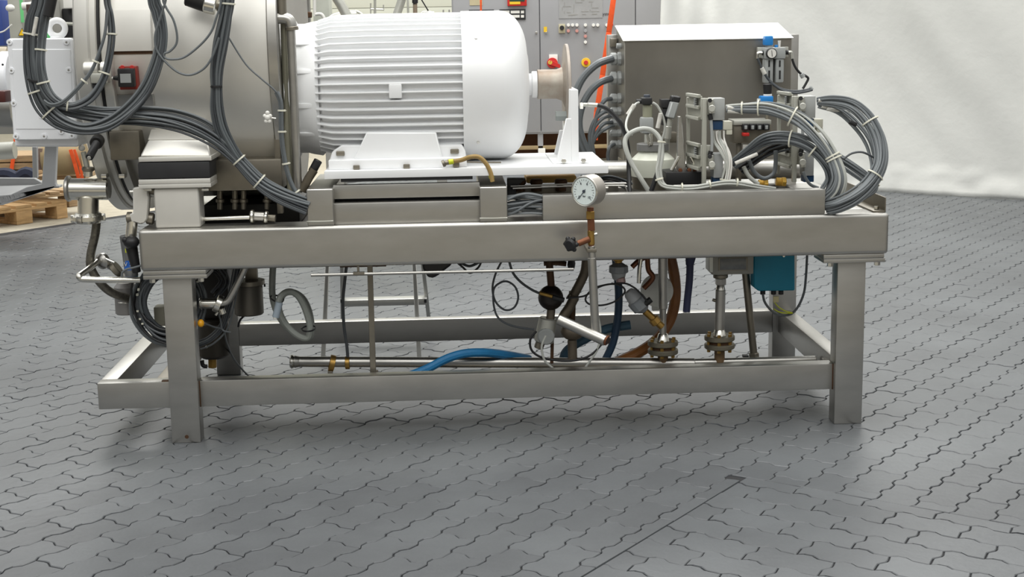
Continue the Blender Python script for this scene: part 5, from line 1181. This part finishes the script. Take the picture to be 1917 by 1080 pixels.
T('blue_hose', 'long dark blue hose hanging behind the angled valve', 'hose', [(1152, 480, .4), (1158, 540, .4), (1157, 590, .4), (1148, 640, .4), (1132, 676, .4)], 7.5, .4, DHOSE)
T('blue_hose', 'short navy hose with open end hanging right of the flanged stub', 'hose', [(1292, 478, .22), (1291, 520, .22), (1287, 560, .22), (1285, 584, .22)], 7, .22, mat('navy_hose', (34, 40, 72), .5))
tag(part('hose_flare', cy(M(), 1293, 480, 1291, 497, .22, 10, 7.5), mat('navy_hose', (34, 40, 72), .5)), 'navy sleeve collar at the top of the short navy hose', 'sleeve')
tag(part('hose_ring', M().ring(P(1285, 586, .22), (0, -.3, -1), .0125, .002), SLEEVE), 'pale ring at the open end of the short navy hose', 'ring')
T('brown_hose', 'wide brown hose sweeping down behind the left flanged stub', 'hose', [(1254, 476, .5), (1263, 520, .5), (1264, 560, .5), (1254, 600, .5), (1230, 635, .48), (1195, 660, .46), (1155, 678, .45)], 10.5, .5, mat('amber_brown_hose', (146, 92, 40), .45, var=.2, scale=9))
tag(part('white_disc', M().lathe(P(1230, 545, .42), (.1, 1, 0), [(0, 28/S(.42)), (.004, 31/S(.42)), (.03, 31/S(.42)), (.034, 29/S(.42))], 36), mat('white_disc_plastic', (236, 236, 230), .5)), 'round white plastic disc behind the upright pipe under the beam', 'disc')
tag(part('white_lug', bx(M(), 1221, 560, 1240, 582, .43, .02, .004), mat('white_disc_plastic', (214, 214, 208), .5)), 'white lug below the round white disc', 'lug')
def angle_seat(name, label, a, b, c, Y):
    t = thing('angle_valve', label, 'valve', P(*b, Y), 'knurled grey angle seat valves')
    g = mat('grey_valve_plastic', (140, 144, 148), .4, .1, var=.08)
    A, B, C = P(*a, Y), P(*b, Y), P(*c, Y); d = (B-A).normalized(); L = (B-A).length; s = S(Y)
    part('cap', M().lathe(A, d, [(0, 9/s), (L*.1, 12/s), (L*.42, 14.5/s), (L*.45, 16/s)], 28), mat('pale_valve_cap', (170, 172, 174), .35), t)
    part('knurled_barrel', M().lathe(A, d, [(L*.43, 17/s), (L*.47, 18.5/s), (L*.82, 18/s), (L*.86, 15/s), (L, 8/s)], 14), g, t, ang=10)
    part('stem', M().cyl(B, C, 7/s), BRASS, t); m_ = (B+C)/2; part('bonnet', M().cyl(m_-d*.004, m_+d*.022, 10.5/s, n=8), BRASS, t)
    return t
av = angle_seat('angle_valve', 'lower knurled grey angle valve leaning onto the left flanged stub', (1176, 545), (1207, 582), (1240, 612), .26)
part('black_plug', cy(M(), 1206, 570, 1219, 560, .24, 6), BLACK, av)
angle_seat('angle_valve', 'upper upright grey valve with pink band under the beam', (1158, 524), (1158, 492), (1157, 480), .28)
tag(part('pink_band', cy(M(), 1161, 519, 1163, 530, .27, 9), mat('pinkish_metal', (190, 160, 158), .35, .4)), 'pinkish metal neck under the upper upright grey valve', 'band')
def pipe_cluster():
    t = thing('valve_cluster', 'cluster of stained cast valves and bent pipes with a black float ball', 'valve', P(1040, 640, .3)); Y = .3; s = S(Y)
    ST = mat('stained_cast_steel', (122, 112, 98), .5, .6, var=.25, scale=12)
    part('upper_pipe', cy(M(), 1028, 488, 1032, 536, Y, 7), RUST, t)
    part('float_ball', M().ball(P(1031, 557, Y), 24/s, (1, 1, 1), 28), mat('black_brown_ball', (40, 32, 28), .4, .2, var=.2), t, label='black float ball')
    part('ball_stem', cy(M(), 1032, 578, 1030, 600, Y, 8), ST, t)
    part('cross_tee', tb(M(), [(1018, 493), (1040, 492), (1060, 494)], 5, Y), RUST, t); part('wheel', M().lathe(P(1066, 494, Y-.04), (1, -.6, 0), [(0, 9/s), (.004, 13/s), (.012, 13/s), (.016, 9/s)], 8), BLACK, t)
    part('left_valve', cy(M(), 1026, 595, 1018, 640, Y, 17, 19), ALU, t); part('valve_cap', M().lathe(P(1022, 628, Y-.02), (0, -1, -.1), [(0, 16/s), (.016, 16/s), (.02, 14/s)], 28), GREYP, t)
    part('cap_ring', cy(M(), 1012, 640, 1008, 652, Y, 9), STEELD, t); part('right_valve', M().ball(P(1072, 620, Y+.02), 22/s, (1.05, .8, .8)), ST, t)
    part('valve_outlet', cy(M(), 1071, 636, 1072, 672, Y+.02, 9), ST, t); part('slanting_pipe', tb(M(), [(1098, 486), (1094, 512), (1078, 545), (1068, 560)], 9, Y+.05, 14), ST, t)
    part('pipe_elbow', tb(M(), [(1076, 555), (1066, 575), (1056, 590), (1050, 605)], 9.5, Y+.02, 14), ST, t); part('dark_pipe', cy(M(), 1072, 545, 1070, 600, Y+.08, 7), RUST, t)
    part('thin_leg', cy(M(), 1034, 640, 1033, 680, Y, 3.2), RUST, t)
    part('sensor_plug', cy(M(), 1009, 548, 1034, 555, Y-.08, 3.6), BRASS, t); part('black_plug', cy(M(), 1034, 556, 1056, 562, Y-.08, 5), BLACK, t)
pipe_cluster()
T('sensor_cable', 'dark cable slanting from the beam to the float ball plug', 'cable', [(952, 484), (960, 510), (975, 528), (995, 542), (1010, 549)], 2.4, .2, CABLED)
T('sensor_cable', 'thin dark cable hanging in a single ring left of the float ball', 'cable', [(942, 484, .2), (928, 512, .2), (922, 540, .2), (928, 565, .2), (945, 580, .2), (962, 576, .2), (970, 558, .19), (965, 538, .19), (950, 527, .19), (935, 530, .19), (924, 543, .19), (925, 575, .2), (935, 597, .2), (960, 610, .2), (1000, 617, .2)], 2, .2, CABLED)
T('black_cable', 'black cable hanging in a bow below the stained valves', 'cable', [(1004, 620), (993, 635), (995, 655), (1012, 668), (1045, 675), (1080, 674), (1108, 663), (1130, 640)], 2.2, .2, BLACK)
T('white_cable', 'white cable bowing from the valve cap down to the rail', 'cable', [(1022, 628), (1014, 650), (1020, 675), (1036, 690), (1046, 702)], 2.2, .18, CABLEL)
T('white_cable', 'white cable bowing behind the slanting stub pipe to the rail', 'cable', [(1112, 560), (1120, 595), (1124, 620), (1120, 650), (1105, 675), (1086, 700)], 2.2, .2, CABLEL)
T('black_cable', 'black cable ring between float ball and angle valve', 'cable', [(1060, 558, .2), (1090, 555, .2), (1105, 548, .2), (1120, 538, .2), (1140, 532, .2), (1160, 534, .2), (1170, 545, .2), (1155, 562, .2), (1130, 571, .2), (1105, 570, .2), (1096, 560, .2), (1105, 545, .2), (1125, 535, .2), (1165, 530, .2), (1185, 537, .2), (1200, 550, .2), (1212, 565, .2)], 1.8, .2, BLACK)
tag(part('dark_bag', M().prism([P(u, v, .25) for u, v in ((792, 486), (850, 484), (846, 496), (826, 511), (818, 518), (806, 522), (798, 516), (790, 500))], (0, .08, 0), .008), mat('crumpled_dark_foil', (44, 42, 42), .45, var=.2)), 'crumpled dark bag hanging under the middle of the beam', 'bag')
T('black_cable', 'black cable loop under the beam beside the dark bag', 'cable', [(850, 486), (866, 500), (880, 511), (896, 500), (902, 486)], 2, .2, BLACK)
T('black_cable', 'short black cable slanting down beside the dark bag', 'cable', [(862, 492), (880, 498), (902, 488)], 2.6, .22, CABLED)
for pts, l in (([(1183, 500), (1196, 488), (1210, 480)], 'left'), ([(1212, 484), (1214, 505), (1222, 520), (1205, 540)], 'right')):
    T('copper_pipe', l+' tarnished copper pipe beside the round white disc', 'pipe', pts, 5, .36, COPPER)
T('steel_tube', 'bent bright steel tube above the round white disc', 'tube', [(1196, 530), (1197, 505), (1200, 484)], 4, .34, STEELB)
# ---- left end under the frame
def coil():
    t = thing('cable_coil', 'coil of dark cables with many ties hanging around the left front leg', 'cable coil', P(322, 640, .16)); rnd = random.Random(4)
    for k in range(22):
        a = rnd.uniform(-5, 5); b = rnd.uniform(-5, 5); ru = 50+rnd.uniform(-6, 22); rv = 62+rnd.uniform(-10, 16); yy = .16+rnd.uniform(-.03, .05); ph = rnd.uniform(0, 6)
        part('cable', tb(M(), [(318+a+ru*math.cos(ph+q*2*math.pi/12)*(1+.03*math.sin(q*2)), 566+b+rv*math.sin(ph+q*2*math.pi/12), yy+.01*math.sin(q)) for q in range(13)], rnd.choice((2.4, 3, 3.6)), .16, 8, 5), rnd.choice((BLACK, CABLED, CABLE, CABLED, RUBBER)), t)
    for k in range(12):
        q = rnd.uniform(2.0, 4.0) if k < 9 else rnd.uniform(.4, 1.1); p = P(318+62*math.cos(q), 566-0+71*math.sin(q)*(-1), .13)
        part('cable_tie', M().box(p.x-.004, p.x+.004, p.y-.004, p.y+.004, p.z-.003, p.z+.003, .001), TIE, t)
    return t
coil()
tag(part('leaf_cable', tb(M(), [(252, 505), (246, 540), (250, 580), (266, 615), (290, 635), (318, 645)], 2.2, .12), BLACK), 'single black cable bowing outside the cable coil', 'cable')
def tanks():
    t = thing('small_tank', 'grey steel cup hanging left of the cable coil', 'tank', P(236, 586, .32)); Y = .32; s = S(Y)
    part('cup', M().lathe(P(238, 587, Y), (0, 0, 1), [(0, 19/s), (.004, 21/s), (.10, 21/s), (.116, 14/s)], 32), mat('grey_zinc_cup', (146, 144, 142), .45, .5), t)
    part('seam', M().ring(P(238, 563, Y), (0, 0, 1), 21/s, 1/s, 32, 6), STEELB, t)
    t = thing('small_tank', 'dark steel canister with lid under the beam right of the left leg', 'tank', P(465, 590, .35)); Y = .35; s = S(Y)
    part('canister', M().lathe(P(467, 588, Y), (0, 0, 1), [(0, 25/s), (.004, 27/s), (54/s, 27/s), (58/s, 25/s)], 36), mat('canister_steel', (110, 106, 98), .45, .7), t)
    part('lid', M().lathe(P(467, 532, Y), (0, 0, 1), [(0, 28.5/s), (8/s, 28.5/s)], 36), STEELD, t); part('neck', bx(M(), 458, 486, 481, 528, Y, .03, .003), STEELD, t)
    part('lid_bolt', cy(M(), 494, 534, 497, 534, Y, 3), BLACK, t); part('drain_cable', tb(M(), [(458, 590), (449, 600), (446, 612)], 2, Y), BLACK, t)
    t = thing('small_tank', 'dark round pot behind the left leg with brass valve below', 'tank', P(400, 672, .45)); Y = .45; s = S(Y)
    part('pot', M().lathe(P(402, 668, Y), (0, 0, 1), [(0, 24/s), (.01, 29/s), (66/s, 29/s), (72/s, 24/s)], 36), mat('dark_pot_steel', (72, 68, 62), .4, .6), t)
    part('pot_top', bx(M(), 376, 500, 428, 598, Y, .1, .01), mat('dark_actuator', (48, 46, 44), .5, .3, var=.25), t)
    part('brass_plug', M().cyl(P(398, 670, Y), P(398, 688, Y), 8.5/s, n=6), BRASS, t); part('black_elbow', tb(M(), [(378, 674), (380, 684), (388, 686)], 4, Y), BLACK, t)
    part('spot_bolt', hexbolt(M(), 388, 648, Y-.05, 3), STEELB, t)
tanks()
def ferrule():
    Y = .12; t = thing('ferrule_tee', 'bright stainless ferrule tube with clamp right of the left leg', 'fitting', P(400, 575, Y))
    part('tube', cy(M(), 376, 568, 406, 568, Y, 10), STEELB, t); part('ferrule', cy(M(), 374, 567, 379, 567, Y, 13, e=.3), STEELB, t)
    part('clamp', M().lathe(P(403, 566, Y), (1, .1, -.5), [(0, 12/S(Y)), (.002, 17/S(Y)), (.02, 17/S(Y)), (.022, 12/S(Y))], 24), STEELB, t); part('clamp_lug', cy(M(), 414, 578, 418, 588, Y, 6), STEELB, t)
    part('branch', tb(M(), [(412, 568), (426, 564), (436, 548), (450, 520), (462, 494)], 6, Y, 12), STEEL, t); part('nipple', cy(M(), 408, 584, 404, 590, Y, 2.5), STEELB, t)
ferrule()
tag(part('orange_knob', M().ball(P(376, 605, .05), 7.5/S(.05), (.85, 1, 1)), mat('amber_plastic', (232, 164, 20), .35)), 'small amber round cap beside the left leg', 'cap')
T('grey_wire', 'grey wire crossing from the amber cap over the left back leg to the floor', 'wire', [(382, 605, .1), (400, 612, .15), (418, 618, .2), (424, 640, .35), (436, 668, .5), (452, 690, .65), (470, 708, .8)], 1.8, .2, CABLE)
T('grey_wire', 'grey wire from the ferrule clamp down to the wire crossing', 'wire', [(410, 588), (414, 605), (417, 618), (432, 622)], 1.6, .18, CABLE)
bundle('dark_cables', 'fan of dark cables between left leg and canister', 'cable run', [(448, 488, .2), (440, 530, .2), (430, 575, .2), (418, 612, .2), (395, 636, .2), (372, 646, .2)], 6, 7, 1.9, .2, mats=[CABLED, CABLE], seed=41)
bundle('dark_cables', 'dark cables looped behind the top of the left leg', 'cable run', [(372, 500, .2), (392, 496, .22), (410, 506, .24), (420, 528, .25), (400, 552, .25)], 7, 9, 2.4, .22, mats=[BLACK, CABLED], seed=42)
tag(part('cream_block', bx(M(), 288, 575, 308, 610, .22, .06, .005), mat('cream_block', (196, 192, 172), .5)), 'cream plastic block inside the cable coil', 'block')
# ---- rod and clamp between vessel and bracket on the beam
def sight_rod():
    Y = .06; t = thing('tie_rod', 'bright steel rod with round clamp lying behind the beam under the drum', 'rod', P(440, 410, Y))
    part('rod', cy(M(), 372, 410, 470, 407, Y, 4), STEELB, t); part('clamp', cy(M(), 468, 405, 477, 405, Y, 13, e=.3), STEELB, t)
    part('sleeve', cy(M(), 476, 405, 496, 406, Y, 9), STEEL, t); part('clamp', cy(M(), 494, 406, 502, 407, Y, 12, e=.3), STEELB, t); part('valve_end', cy(M(), 501, 408, 516, 409, Y+.01, 7), STEELD, t)
sight_rod()
